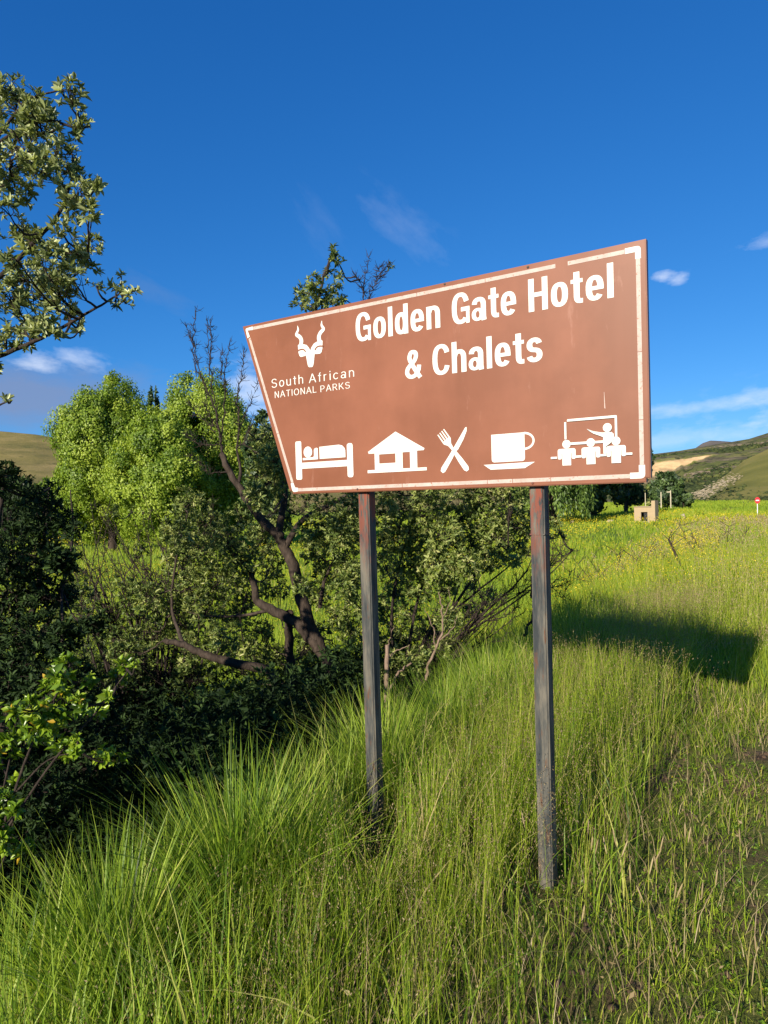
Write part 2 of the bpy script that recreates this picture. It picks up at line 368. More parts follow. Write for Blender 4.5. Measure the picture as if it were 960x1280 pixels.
def glyphs_bold():
    w_, h_ = .173, .134; G = {}
    ro = dict(rx=.165, ry=.30)
    G['G'] = (.66, [pth(arc(.325, .5, .225, .435, 22, 316)), ln((.34, .46), (.645, .46)), ('thin', V([(.58, 0), (.58, .53)]))])
    G['o'] = (.525, [ring(.262, .37, **ro)])
    G['l'] = (.20, [ln((.10, 0), (.10, 1))])
    G['d'] = (.53, [ring(.25, .37, .153, .30), ln((.43, 0), (.43, 1))])
    G['e'] = (.525, [pth(arc(.262, .37, .165, .30, 4, 322)), ('hthin', V([(.14, .365), (.515, .365)]))])
    G['n'] = (.52, [ln((.0975, 0), (.0975, .74)), pth(arc(.265, .45, .158, .225, 165, 0), [(.423, 0)])])
    G['h'] = (.52, [ln((.0975, 0), (.0975, 1)), pth(arc(.265, .45, .158, .225, 165, 0), [(.423, 0)])])
    G['a'] = (.52, [pth(arc(.25, .49, .155, .185, 172, 0), [(.405, .12), (.42, 0)]), ('loopthin', ring(.205, .205, .135, .155, 2.2)[1])])
    G['t'] = (.345, [pth([(.17, .94), (.17, .25)], arc(.26, .25, .09, .175, 180, 262, 8), [(.345, .075)]), ('hthin', V([(0, .67), (.345, .67)]))])
    G['s'] = (.49, [('line', np.vstack([arc(.245, .525, .148, .15, 12, 262, 20, 2.2), arc(.245, .22, .155, .15, 82, -168, 20, 2.2)]))])
    G['C'] = (.62, [pth(arc(.325, .5, .225, .435, 24, 336))])
    G['H'] = (.62, [ln((.1, 0), (.1, 1)), ln((.52, 0), (.52, 1)), ('line', V([(.15, .5), (.47, .5)]))])
    G['&'] = (.70, [crv((.60, .02), (.42, .29), (.25, .58), (.205, .74), (.26, .885), (.345, .91), (.43, .87), (.45, .75), (.38, .60), (.22, .46), (.125, .34), (.11, .2), (.19, .095), (.31, .075), (.43, .13), (.53, .27), (.565, .45))])
    G[' '] = (.25, [])
    return G, w_, h_
def glyphs_light():
    G = {}
    G['S'] = (.60, [('line', np.vstack([arc(.3, .73, .22, .215, 15, 255, 20, 2.1), arc(.3, .275, .235, .235, 80, -165, 20, 2.1)]))])
    G['o'] = (.52, [ring(.26, .36, .205, .32, 2.1)])
    G['u'] = (.50, [pth([(.06, .72), (.06, .3)], arc(.24, .26, .18, .22, 180, 330, 12, 2.2)), ln((.42, .72), (.42, 0))])
    G['t'] = (.30, [pth([(.14, .92), (.14, .18)], arc(.23, .17, .09, .13, 180, 265, 6)), ln((0, .68), (.29, .68))])
    G['h'] = (.50, [ln((.06, 0), (.06, 1)), pth(arc(.24, .44, .18, .24, 180, 0, 14, 2.2), [(.42, 0)])])
    G['n'] = (.50, [ln((.06, 0), (.06, .72)), pth(arc(.24, .44, .18, .24, 180, 0, 14, 2.2), [(.42, 0)])])
    G['A'] = (.64, [ln((.02, 0), (.32, 1)), ln((.32, 1), (.62, 0)), ln((.13, .33), (.51, .33))])
    G['f'] = (.30, [pth(arc(.25, .82, .11, .15, 90, 180, 8), [(.14, 0)]), ln((0, .68), (.29, .68))])
    G['r'] = (.33, [ln((.06, 0), (.06, .72)), pth(arc(.25, .44, .19, .24, 180, 85, 8, 2.2))])
    G['i'] = (.14, [ln((.07, 0), (.07, .72)), ln((.07, .88), (.07, 1))])
    G['c'] = (.48, [pth(arc(.25, .36, .2, .32, 40, 320, 22, 2.1))])
    G['a'] = (.50, [pth(arc(.24, .5, .17, .18, 165, 0, 12, 2.2), [(.41, 0)]), ring(.21, .2, .16, .17, 2.1)])
    G['N'] = (.60, [ln((.06, 0), (.06, 1)), ln((.06, 1), (.54, 0)), ln((.54, 0), (.54, 1))])
    G['T'] = (.54, [ln((.27, 0), (.27, 1)), ln((0, .95), (.54, .95))])
    G['I'] = (.14, [ln((.07, 0), (.07, 1))])
    G['O'] = (.70, [ring(.35, .5, .29, .46, 2.1)])
    G['L'] = (.48, [ln((.06, 0), (.06, 1)), ln((.06, .05), (.48, .05))])
    G['P'] = (.56, [ln((.06, 0), (.06, 1)), pth([(.06, .95), (.25, .95)], arc(.28, .7, .22, .25, 90, -90, 14, 2.2), [(.06, .45)])])
    G['R'] = (.60, [ln((.06, 0), (.06, 1)), pth([(.06, .95), (.25, .95)], arc(.28, .71, .22, .24, 90, -90, 14, 2.2), [(.06, .47)]), ln((.3, .47), (.56, 0))])
    G['K'] = (.60, [ln((.06, 0), (.06, 1)), ln((.08, .36), (.54, 1)), ln((.24, .57), (.58, 0))])
    return G
GB, BW, BH = glyphs_bold(); GL = glyphs_light()
def word(text, x0, x1, z0, cap, table, wv, wh, gap, kern=None):
    """each letter a flat vinyl part; the word is set to run from x0 to x1"""
    tot = sum(table[ch][0] for ch in text) + gap * (len(text) - 1); k = (x1 - x0) / tot; x = 0
    for ch in text:
        gobj = Geo(); adv, strokes = table[ch]
        for q, (typ, pts) in enumerate(strokes):
            a_, b_ = wv, wh
            if typ == 'thin': a_ = wv * .68
            if typ == 'hthin': b_ = wh * .85
            if typ == 'loopthin': a_, b_ = wv * .82, wh * .72; typ = 'loop'
            A, B = stroke_quads(pts, a_, b_, typ == 'loop')
            y = -.0012 - .0002 * q; L = len(A)
            f = lambda Q: np.c_[(x + Q[:, 0]) * k + x0, y - 6e-6 * np.arange(L), Q[:, 1] * cap + z0]
            i = np.arange(L if typ == 'loop' else L - 1); i2 = (i + 1) % L
            gobj.add(np.vstack([f(A), f(B)]), quads=np.stack([i + L, i2 + L, i2, i], 1))
        slink('letter_' + ({'&': 'ampersand'}.get(ch, ch.lower() if ch.islower() else 'capital_' + ch.lower())), gobj.mesh('letter', M['vinyl']))
        x += adv + gap
# panel: a folded steel tray, left end slanting
def pan(x0, x1, xb, z0, z1): return [(x0, z1), (xb, z0), (x1, z0), (x1, z1)]
ZB, ZT = 1.6245, 2.4985; XL, XLB, XR = -1.614, -1.3215, .4025
bm_out = [(XL, ZT), (XLB, ZB), (XR, ZB), (XR, ZT)]
import bmesh
bm = bmesh.new(); fr = [bm.verts.new((x, 0, z)) for x, z in bm_out]; bk = [bm.verts.new((x, .026, z)) for x, z in bm_out]
bm.faces.new(fr); bm.faces.new(bk[::-1])
for q in range(4): bm.faces.new((fr[q], bk[q], bk[(q + 1) % 4], fr[(q + 1) % 4]))
bmesh.ops.recalc_face_normals(bm, faces=bm.faces)
bmesh.ops.bevel(bm, geom=[e for e in bm.edges if abs(e.verts[0].co.y - e.verts[1].co.y) > .01 and e.verts[0].co.z < 2], offset=.016, segments=4, affect='EDGES')
bmesh.ops.bevel(bm, geom=[e for e in bm.edges if abs(e.verts[0].co.y) < 1e-4 and abs(e.verts[1].co.y) < 1e-4], offset=.003, segments=2, affect='EDGES')
me = bpy.data.meshes.new('panel'); bm.to_mesh(me); bm.free(); me.materials.append(M['signface']); slink('panel', me)
# worn tape border in lengths, white corner pieces
def band(p, q, wd, mat, name='border_strip'):
    p, q = V(p), V(q); t_ = unit(q - p); n_ = V([-t_[1], t_[0]]) * wd / 2
    ngons(name, [[p + n_, p - n_, q - n_, q + n_]], mat, y0=-.0009)
WB = .0155
def run(p, q, cuts, wd=WB):
    p, q = V(p), V(q); L = np.linalg.norm(q - p)
    for a, b in cuts: band(p + (q - p) * a + (q - p) / L * .0012, p + (q - p) * b - (q - p) / L * .0012, wd, M['tape'])
TLc, TRc, BRc, BLc = (-1.585, 2.4785), (.3745, 2.4685), (.3735, 1.6505), (-1.296, 1.6455)
run((-1.54, 2.4775), (.328, 2.4675), [(0, .30), (.30, .525), (.525, .70), (.70, .86), (.885, 1)])
run((.374, 2.434), (.3735, 1.688), [(0, .45), (.45, .78), (.78, 1)])
run((.331, 1.6495), (-1.268, 1.6445), [(0, .19), (.19, .29), (.29, .36), (.36, .62), (.62, 1)])
run((-1.305, 1.682), (-1.566, 2.433), [(0, .33), (.33, 1)], WB * .95)
def corner(c, d1, d2, l1, l2, wd):
    c, d1, d2 = V(c), unit(d1), unit(d2); k = wd / 2
    n1 = -d2 + d1 * (d1 @ d2); n1 = unit(n1); n2 = unit(-d1 + d2 * (d1 @ d2))
    a = [c + d1 * l1 - n1 * k, c + d1 * l1 + n1 * k]
    cc = c + n1 * k + n2 * k
    rnd = [cc + d1 * wd * .8 * (1 - s) ** 2 + d2 * wd * .8 * s ** 2 for s in np.linspace(0, 1, 6)]
    ngons('corner_mark', [a[::1] + rnd + [c + d2 * l2 + n2 * k, c + d2 * l2 - n2 * k, c - n1 * k - n2 * k]], M['vinyl'], y0=-.0014)
corner(TRc, (-1, 0), (0, -1), .046, .036, .020); corner(BRc, (-1, 0), (0, 1), .043, .038, .022)
sl = unit(V([XLB - XL, ZB - ZT])); corner(TLc, (1, 0), sl, .045, .045, .018); corner(BLc, (1, 0), -sl, .028, .036, .017)
# words
word('Golden', -.893, -.445, 2.313, .131, GB, BW, BH, .07); word('Gate', -.391, -.098, 2.312, .130, GB, BW, BH, .06); word('Hotel', -.049, .287, 2.310, .128, GB, BW, BH, .075)
word('&', -.633, -.538, 2.111, .128, GB, BW * .9, BH, .06); word('Chalets', -.491, .006, 2.1115, .130, GB, BW, BH, .07)
word('South', -1.424, -1.213, 2.1605, .045, GL, .088, .08, .20); word('African', -1.178, -.905, 2.158, .043, GL, .088, .08, .20)
word('NATIONAL', -1.404, -1.134, 2.1085, .032, GL, .092, .084, .17); word('PARKS', -1.110, -.933, 2.107, .031, GL, .092, .084, .17)
def mirror(pl, cx): return [(2 * cx - x, z) for x, z in pl]
def circ(cx, cz, r, n=20, ry=None): return [(cx + r * math.cos(a), cz + (ry or r) * math.sin(a)) for a in np.linspace(0, 2 * math.pi, n, endpoint=False)]
def rect(x0, x1, z0, z1): return [(x0, z0), (x1, z0), (x1, z1), (x0, z1)]
def rrect(x0, x1, z0, z1, r, which='abcd'):
    o_ = []
    for (cx, cz, a, kk) in ((x0 + r, z0 + r, 180, 'a'), (x1 - r, z0 + r, 270, 'b'), (x1 - r, z1 - r, 0, 'c'), (x0 + r, z1 - r, 90, 'd')):
        if kk in which: o_ += [(cx + r * math.cos(rad(a + s)), cz + r * math.sin(rad(a + s))) for s in range(0, 91, 18)]
        else: o_.append((cx + (r if kk in 'bc' else -r), cz + (r if kk in 'cd' else -r)))
    return o_
# antelope emblem
cx = -1.1645
horn = smooth_path(np.c_[V([(-1.226, 2.338), (-1.219, 2.368), (-1.229, 2.388), (-1.247, 2.401), (-1.246, 2.411), (-1.238, 2.424), (-1.2405, 2.444)]), np.zeros(7)], 5)[:, :2]
hp = stroke_poly(horn, .024, .020, [1, .95, .9, .85, .62, .5, .12])
lobe = [(-1.2415, 2.348), (-1.238, 2.352), (-1.205, 2.349), (-1.187, 2.343), (-1.173, 2.328), (-1.164, 2.312), (-1.164, 2.296), (-1.19, 2.296), (-1.197, 2.292), (-1.224, 2.290), (-1.233, 2.296), (-1.239, 2.312)]
snout = [(-1.193, 2.298), (-1.184, 2.250), (-1.181, 2.240), (-1.174, 2.234), (-1.155, 2.233), (-1.149, 2.239), (-1.145, 2.252), (-1.137, 2.299), (-1.164, 2.311)]
emb = ngons('antelope_emblem', [hp, mirror(hp, cx), lobe, mirror(lobe, cx), snout], M['vinyl'])
eye = stroke_poly(smooth_path(np.c_[V([(-1.246, 2.3225), (-1.222, 2.3262), (-1.205, 2.323), (-1.193, 2.311)]), np.zeros(4)], 5)[:, :2], .0068)
for e_ in (eye, mirror(eye, cx)): ngons('eye_line', [e_], M['signface'], y0=-.0028, parent=emb)
# pictograms
ngons('bed_pictogram', [rrect(-1.278, -1.240, 1.694, 1.882, .008), rrect(-.962, -.928, 1.694, 1.853, .012), rect(-1.2415, -.9605, 1.7465, 1.776), circ(-1.199, 1.826, .027, 20, .027),
      [(-1.232, 1.788), (-1.232, 1.799), (-1.213, 1.7985), (-1.165, 1.80), (-1.161, 1.806), (-1.161, 1.834), (-1.155, 1.842), (-1.142, 1.844), (-1.136, 1.84), (-1.136, 1.790), (-1.140, 1.788)],
      [(-1.126, 1.789), (-1.127, 1.847), (-1.010, 1.850), (-.990, 1.846), (-.976, 1.834), (-.971, 1.822), (-.9705, 1.789)]], M['vinyl'])
ngons('hut_pictogram', [[(-.689, 1.888), (-.842, 1.806), (-.838, 1.797), (-.545, 1.797), (-.541, 1.805)], rect(-.8055, -.7805, 1.7215, 1.7975), rect(-.6925, -.6545, 1.7215, 1.7975), rect(-.616, -.579, 1.7215, 1.7975),
      rect(-.781, -.692, 1.7215, 1.7495), rect(-.846, -.5315, 1.7085, 1.722), rect(-.781, -.6925, 1.791, 1.7975), rect(-.655, -.6155, 1.7935, 1.7975)], M['vinyl'])
def rot2(pl, c, a): ca, sa = math.cos(a), math.sin(a); return [(c[0] + x * ca - z * sa, c[1] + x * sa + z * ca) for x, z in pl]
fc = (-.3955, 1.787)
ka = math.atan2(1.883 - 1.700, -.328 + .4535) - math.pi / 2; fa = math.atan2(1.874 - 1.704, -.457 + .333) - math.pi / 2
knife = [(-.008, -.108), (.006, -.110), (.0125, -.10), (.012, -.035), (.009, .0), (.014, .012), (.013, .06), (.007, .098), (-.002, .112), (-.007, .108), (-.008, .02), (-.009, -.03), (-.0125, -.095)]
fork = [(-.0125, -.095), (-.006, -.107), (.007, -.107), (.013, -.095), (.0115, -.05), (.006, .012), (.009, .034), (.021, .052), (.0215, .062), (-.0215, .062), (-.021, .052), (-.009, .034), (-.006, .012), (-.0115, -.05)]
tines = [[(x - .0033, .0615), (x + .0033, .0615), (x + .0026, .104), (x - .0026, .104)] for x in (-.0182, -.006, .006, .0182)]
ngons('fork_and_knife_pictogram', [rot2(knife, fc, ka), rot2(fork, (fc[0] - .001, fc[1] - .002), fa)] + [rot2(q, (fc[0] - .001, fc[1] - .002), fa) for q in tines], M['vinyl'])
hand = stroke_poly(arc(-.080, 1.8055, .0405, .0315, 90, -90, 20, 2), .0085, .0085)
ngons('cup_pictogram', [rrect(-.2225, -.0775, 1.7265, 1.840, .012, 'ab'), hand, [(-.259, 1.7185), (-.228, 1.6975), (-.079, 1.6975), (-.036, 1.7205)]], M['vinyl'])
def aud(x): return [circ(x, 1.7815, .0165, 18), rrect(x - .0355, x + .0355, 1.748, 1.7645, .008, 'cd'), rrect(x - .0355, x - .0195, 1.724, 1.7485, .006, 'ab'), rrect(x + .0195, x + .0355, 1.724, 1.7485, .006, 'ab'), rect(x - .0172, x + .0172, 1.700, 1.7485)]
pol = []
for xx in (.0935, .188, .2825): pol += aud(xx)
pol += [rect(.0875, .0955, 1.800, 1.866), rrect(.0985, .288, 1.8675, 1.8765, .004, 'cd'), rect(.280, .2885, 1.79, 1.868), rect(.108, .263, 1.7775, 1.7865), rect(.031, .056, 1.7275, 1.7355), rect(.13, .152, 1.7275, 1.7355), rect(.2245, .246, 1.7275, 1.7355), rect(.3185, .3415, 1.7275, 1.7355),
        circ(.2525, 1.833, .0165, 18), [(.176, 1.8345), (.178, 1.8305), (.205, 1.8225), (.232, 1.816), (.268, 1.8155), (.276, 1.808), (.276, 1.79), (.262, 1.774), (.247, 1.764), (.247, 1.7365), (.2365, 1.7365), (.2365, 1.7985), (.224, 1.8045), (.20, 1.8145), (.183, 1.8265)]]
ngons('meeting_pictogram', pol, M['vinyl'])
sx, sz = sgn(755, 490); sx2, sz2 = sgn(756.5, 510)
ngons('scratch', [[(sx, sz), (sx2 - .003, sz2), (sx2 + .001, sz2 - .003), (sx + .0012, sz)]], M['tape'], y0=-.0009)
# rivets
gb = Geo(); th8 = np.arange(10) * 2 * math.pi / 10
for (px, py) in ((556, 355), (660, 334), (447, 611.5), (666, 604)):
    x, z = sgn(px, py); gb = Geo()
    rr_ = np.array([.0055, .005, .0001]); yy = np.array([0., -.0022, -.003])
    v = np.stack([np.stack([x + r_ * np.cos(th8), np.full(10, y_), z + r_ * np.sin(th8)], 1) for r_, y_ in zip(rr_, yy)])
    i = np.arange(2)[:, None] * 10; j = np.arange(10)[None]; j2 = (j + 1) % 10
    gb.add(v, quads=np.stack([i + j, i + j2, i + 10 + j2, i + 10 + j], -1).reshape(-1, 4)); slink('bolt', gb.mesh('bolt', M['post']))
# posts
for (pa, pb, py) in ((446.5, 462, 640), (661.5, 680.5, 640)):
    ua, _ = sgn(pa, py, .027); ub, _ = sgn(pb, py, .027); uc = (ua + ub) / 2; hw = .0305
    wx, wy = (SB + SA * uc)[:2]; zb = float(zg(wx, wy)) - .25
    bm = bmesh.new(); bmesh.ops.create_cube(bm, size=1)
    for v in bm.verts: v.co = (uc + v.co.x * 2 * hw, .0275 + hw + v.co.y * 2 * hw, zb if v.co.z < 0 else 2.43)
    bmesh.ops.bevel(bm, geom=[e for e in bm.edges if abs(e.verts[0].co.z - e.verts[1].co.z) > .1], offset=.006, segments=3, affect='EDGES')
    me = bpy.data.meshes.new('post'); bm.to_mesh(me); bm.free(); me.materials.append(M['post']); post = slink('post', me)
    if pa > 600:
        bm = bmesh.new(); bmesh.ops.create_cube(bm, size=1); _, zz = sgn(672, 668, .027)
        for v in bm.verts: v.co = (uc + v.co.x * (2 * hw + .003), .0275 + hw + v.co.y * (2 * hw + .003), zz + v.co.z * .005)
        me = bpy.data.meshes.new('weld_seam'); bm.to_mesh(me); bm.free(); me.materials.append(M['post']); slink('weld_seam', me, post)

# ------------------------------------------------------------------ shrubs and trees
def shrub(name, label, cat, base, limbs, clusters, leafm, bark='twig', L=.04, Wd=.36, nl=9, per=14, tint=(.3, .9), up=.6, group=None, twig_r=.0022, out=.8, dense_twig=1.0, bare=(), spread=(.45, 1.3)):
    """limbs: (points, r0, r1); clusters: (centre, radius, n); bare: limbs that carry only spurs"""
    root = thing(name, label, cat, base, group); wood = Geo(); fol = Geo(); tw = Geo(); nodes = []
    for pts, r_a, r_b in limbs:
        p = smooth_path(pts, 5, jit=r_a * .10); tube(wood, p, np.linspace(r_a, r_b, len(p)) * (1 + R.normal(0, .03, len(p))), 9 if r_a > .02 else 5, tint=.5); nodes.append(p)
    nodes = np.vstack(nodes)
    for pts, r_a, r_b in bare:
        p = smooth_path(pts, 6, jit=.008); nodes = np.vstack([nodes, p]); tube(tw, p, np.linspace(r_a, r_b, len(p)), 5)
        for q in range(2, len(p)):
            for _ in range(R.integers(2, 6)):
                d = unit(unit(p[q] - p[q - 1]) * .7 + R.normal(0, .7, 3)); ln_ = R.uniform(.02, .09)
                tube(tw, [p[q], p[q] + d * ln_ * .6, p[q] + d * ln_ + V([0, 0, .01])], [.0028, .0022, .0012], 3)
                if R.random() < .5: tube(tw, [p[q] + d * ln_ * .6, p[q] + d * ln_ * .6 + R.normal(0, .018, 3)], [.002, .001], 3)
    for (c, r, k) in clusters:
        c = V(c); r3 = V(r) if np.ndim(r) else V([r, r, r]); rm = r3.mean()
        nb = nodes[np.argmin(((nodes - c) ** 2).sum(1) + R.uniform(0, (rm * .6) ** 2, len(nodes)))]
        mid = (nb + c) / 2 + V([0, 0, -.12 * np.linalg.norm(c - nb)]) + R.normal(0, .08 * rm, 3)
        br = smooth_path([nb, mid, c], 4, .03 * rm); tube(wood, br, np.linspace(twig_r * 3.2, twig_r * 1.6, len(br)), 4)
        u = unit(R.normal(size=(k, 3))); p = c + u * r3 * (R.uniform(.12, 1, (k, 1)) ** .45)
        ax = unit(u * out + V([0, 0, up]) + R.normal(0, .35, (k, 3)))
        rosettes(fol, p, ax, nl, L * R.uniform(.55, 1.25, k), Wd, R.uniform(tint[0], tint[1], k), spread)
        for q in range(int(k * dense_twig)):
            s = br[R.integers(3, len(br))] if R.random() < .5 else c + (p[q % k] - c) * .25
            tube(wood, smooth_path([s, (s + p[q % k]) / 2 + R.normal(0, .1 * rm, 3), p[q % k] - ax[q % k] * .005], 2), np.linspace(twig_r * 1.2, twig_r * .6, 5)[:5] if True else 0, 3)
    link('trunk', wood.mesh('trunk', M[bark], True), root)
    if tw.n: link('bare_twigs', tw.mesh('bare_twigs', M['twig'], True), root, kind='stuff')
    if fol.n: link('foliage', fol.mesh('foliage', M[leafm]), root, kind='stuff')
    return root
def pc(lst, dep, k, jit=.12):            # clusters given as photo pixel, radius in pixels -> world
    o_ = []
    for e in lst:
        px, py, rp = e[:3]; d = e[3] if len(e) > 3 else dep; d = d + R.normal(0, jit); r = rp * d / FPX
        o_.append((P(px, py, d), (r, r * 1.1, r), max(2, int(k * (rp / 25) ** 2))))
    return o_
TRUNK = [(440, 890), (420, 845), (398, 810), (380, 760), (366, 705), (354, 681), (352, 650), (338, 762), (320, 747), (327, 649), (297, 606), (289, 828), (335, 838)]
def pc_behind(lst, dep, k, jit):
    o_ = pc(lst, dep, k, jit); r_ = []
    for e, (c, rr, n_) in zip(lst, o_):
        near = min(math.hypot(e[0] - a, e[1] - b) for a, b in TRUNK); r_.append((P(e[0], e[1], dep + .45 + abs(R.normal(0, .25))) if near < e[2] + 8 else c, rr, n_))
    return r_
def pl(pts, dep): return [P(q[0], q[1], q[2] if len(q) > 2 else dep) for q in pts]

# upper left tree whose trunk stands outside the frame
D1 = 3.7
base = P(-190, 1150, 3.9)
shrub('leafy_tree', 'grey green tree whose leafy branches reach in at the upper left against the sky', 'tree', (base[0], base[1], float(zg(base[0], base[1]))),
      [(pl([(-190, 1250, 3.9), (-150, 900, 3.85), (-120, 650), (-70, 480), (-55, 330), (-45, 180), (-60, 60)], D1), .07, .018),
       (pl([(-75, 490), (-30, 458), (30, 432), (80, 408), (120, 385), (152, 366)], D1), .016, .004),
       (pl([(-60, 380), (0, 345), (40, 305), (72, 270), (85, 240), (92, 205)], D1), .016, .005),
       (pl([(-50, 220), (10, 170), (55, 150), (95, 160), (112, 158)], D1), .012, .004),
       (pl([(-20, 195), (30, 130), (75, 112)], D1), .010, .004), (pl([(40, 305), (80, 325), (110, 318)], D1), .007, .003),
       (pl([(-60, 300), (-20, 250), (15, 225)], D1), .010, .004), (pl([(-30, 520), (0, 506), (14, 500)], D1), .007, .003)],
      pc([(12, 112, 20), (20, 140, 28), (45, 122, 20), (85, 115, 17), (95, 128, 12), (45, 155, 28), (65, 148, 16), (108, 153, 12), (92, 163, 14), (30, 185, 32), (70, 186, 24), (90, 192, 14), (12, 215, 26), (50, 212, 24), (85, 215, 20), (108, 225, 16), (122, 232, 14), (28, 240, 20), (5, 262, 14),
          (98, 240, 20), (112, 262, 15), (88, 262, 18), (72, 282, 14), (30, 285, 18), (42, 300, 22), (60, 318, 26), (20, 325, 18), (90, 315, 24), (112, 305, 16), (115, 328, 15), (60, 345, 26), (30, 350, 24), (90, 348, 22), (10, 372, 22), (45, 375, 26), (75, 372, 18), (120, 358, 9), (152, 352, 14), (163, 366, 11), (145, 372, 12), (158, 380, 8),
          (25, 400, 22), (55, 402, 20), (85, 392, 14), (100, 398, 11), (70, 418, 9), (8, 425, 22), (35, 428, 14), (8, 500, 6), (102, 410, 8),
          (-30, 130, 40), (-35, 200, 40), (-40, 290, 40), (-35, 380, 40), (-30, 450, 30), (-90, 150, 50), (-100, 250, 50), (-110, 380, 50), (-110, 480, 45)], D1, 28, .2),
      'ouhout', L=.042, Wd=.38, nl=10, tint=(.3, 1), up=.8, twig_r=.0022)

# dark shrubs at the left edge
D2 = 3.9
base = P(-60, 1150, 3.9); lim2 = [(pl([(-60, 1150), (-40, 900), (-20, 750), (0, 640), (8, 585)], D2), .04, .006), (pl([(-30, 1050), (20, 850), (50, 720), (62, 610)], D2), .03, .004), (pl([(-10, 900), (60, 780), (90, 680), (88, 612)], D2), .02, .003)]
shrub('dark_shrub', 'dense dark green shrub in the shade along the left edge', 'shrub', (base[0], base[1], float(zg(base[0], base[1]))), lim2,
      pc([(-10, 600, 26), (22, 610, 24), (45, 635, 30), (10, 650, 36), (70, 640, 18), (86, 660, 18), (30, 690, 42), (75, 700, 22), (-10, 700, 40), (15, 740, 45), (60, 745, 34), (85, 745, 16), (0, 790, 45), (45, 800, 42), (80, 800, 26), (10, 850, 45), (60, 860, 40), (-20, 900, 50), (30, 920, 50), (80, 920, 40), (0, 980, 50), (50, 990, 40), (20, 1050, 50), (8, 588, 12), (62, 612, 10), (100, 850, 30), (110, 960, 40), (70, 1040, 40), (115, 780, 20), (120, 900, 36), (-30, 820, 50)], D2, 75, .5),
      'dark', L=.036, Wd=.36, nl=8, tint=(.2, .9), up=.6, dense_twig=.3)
# broad-leaved shrub with sunlit shoots
D3 = 2.55
base = P(-40, 1240, 2.5)
def shoots(): return [(pl([(-40, 1240), (0, 1050), (40, 930), (80, 850), (88, 828)], D3), .008, .002), (pl([(0, 1050), (60, 960), (120, 890), (160, 838)], D3), .006, .002), (pl([(-20, 1100), (10, 960), (20, 900)], D3), .006, .002), (pl([(-30, 1150), (10, 1060), (18, 1010)], D3), .006, .002), (pl([(20, 990), (60, 950), (100, 940)], D3), .004, .0015)]
shrub('broadleaf_shrub', 'low shrub with glossy yellow green shoots lit by the sun at the lower left', 'shrub', (base[0], base[1], float(zg(base[0], base[1]))), shoots(),
      pc([(85, 832, 14), (70, 845, 12), (158, 835, 12), (148, 846, 10), (170, 830, 6), (112, 850, 10), (62, 862, 12), (78, 870, 14), (40, 885, 14), (55, 892, 16), (72, 895, 12), (100, 880, 12), (135, 868, 8), (20, 885, 10), (40, 910, 14), (62, 910, 14), (95, 925, 10), (80, 938, 14), (95, 938, 8), (10, 920, 12), (0, 935, 14), (35, 925, 12), (2, 1000, 14), (15, 1015, 12), (5, 1050, 14), (-10, 1040, 18), (10, 985, 10), (130, 945, 14), (150, 950, 8), (120, 890, 12), (15, 945, 8), (30, 1060, 12), (-20, 900, 20), (-20, 960, 20)], D3, 46, .12),
      'bright', L=.034, Wd=.52, nl=7, tint=(.15, .9), up=.7, twig_r=.0014)

# leaning tree behind the sign
D4 = 6.2
bt = P(452, 930, D4)
dead = [([(277, 567), (275, 547), (267, 507), (252, 473), (240, 440), (244, 390)], .012, .003), ([(268, 505), (262, 450), (259, 402)], .006, .002), ([(262, 470), (264, 430), (262, 400)], .005, .002),
        ([(276, 550), (282, 500), (283, 460), (287, 428)], .008, .002), ([(297, 567), (300, 530), (297, 500), (302, 463), (305, 438)], .009, .003), ([(250, 473), (242, 430), (233, 408)], .005, .002),
        ([(300, 530), (312, 510), (322, 480)], .005, .002), ([(283, 490), (276, 470), (278, 440)], .004, .002), ([(270, 540), (250, 520), (238, 505)], .006, .002), ([(272, 555), (250, 555), (232, 540)], .006, .002), ([(285, 590), (262, 590), (240, 570)], .007, .002), ([(297, 560), (310, 545), (316, 520)], .006, .002), ([(275, 540), (262, 520), (256, 490)], .006, .002),
        ([(448, 400), (462, 368), (470, 352), (486, 330)], .007, .003), ([(452, 385), (456, 350), (461, 322)], .005, .002), ([(458, 372), (452, 356), (445, 345)], .004, .002), ([(470, 352), (476, 345), (474, 335)], .003, .0015)]
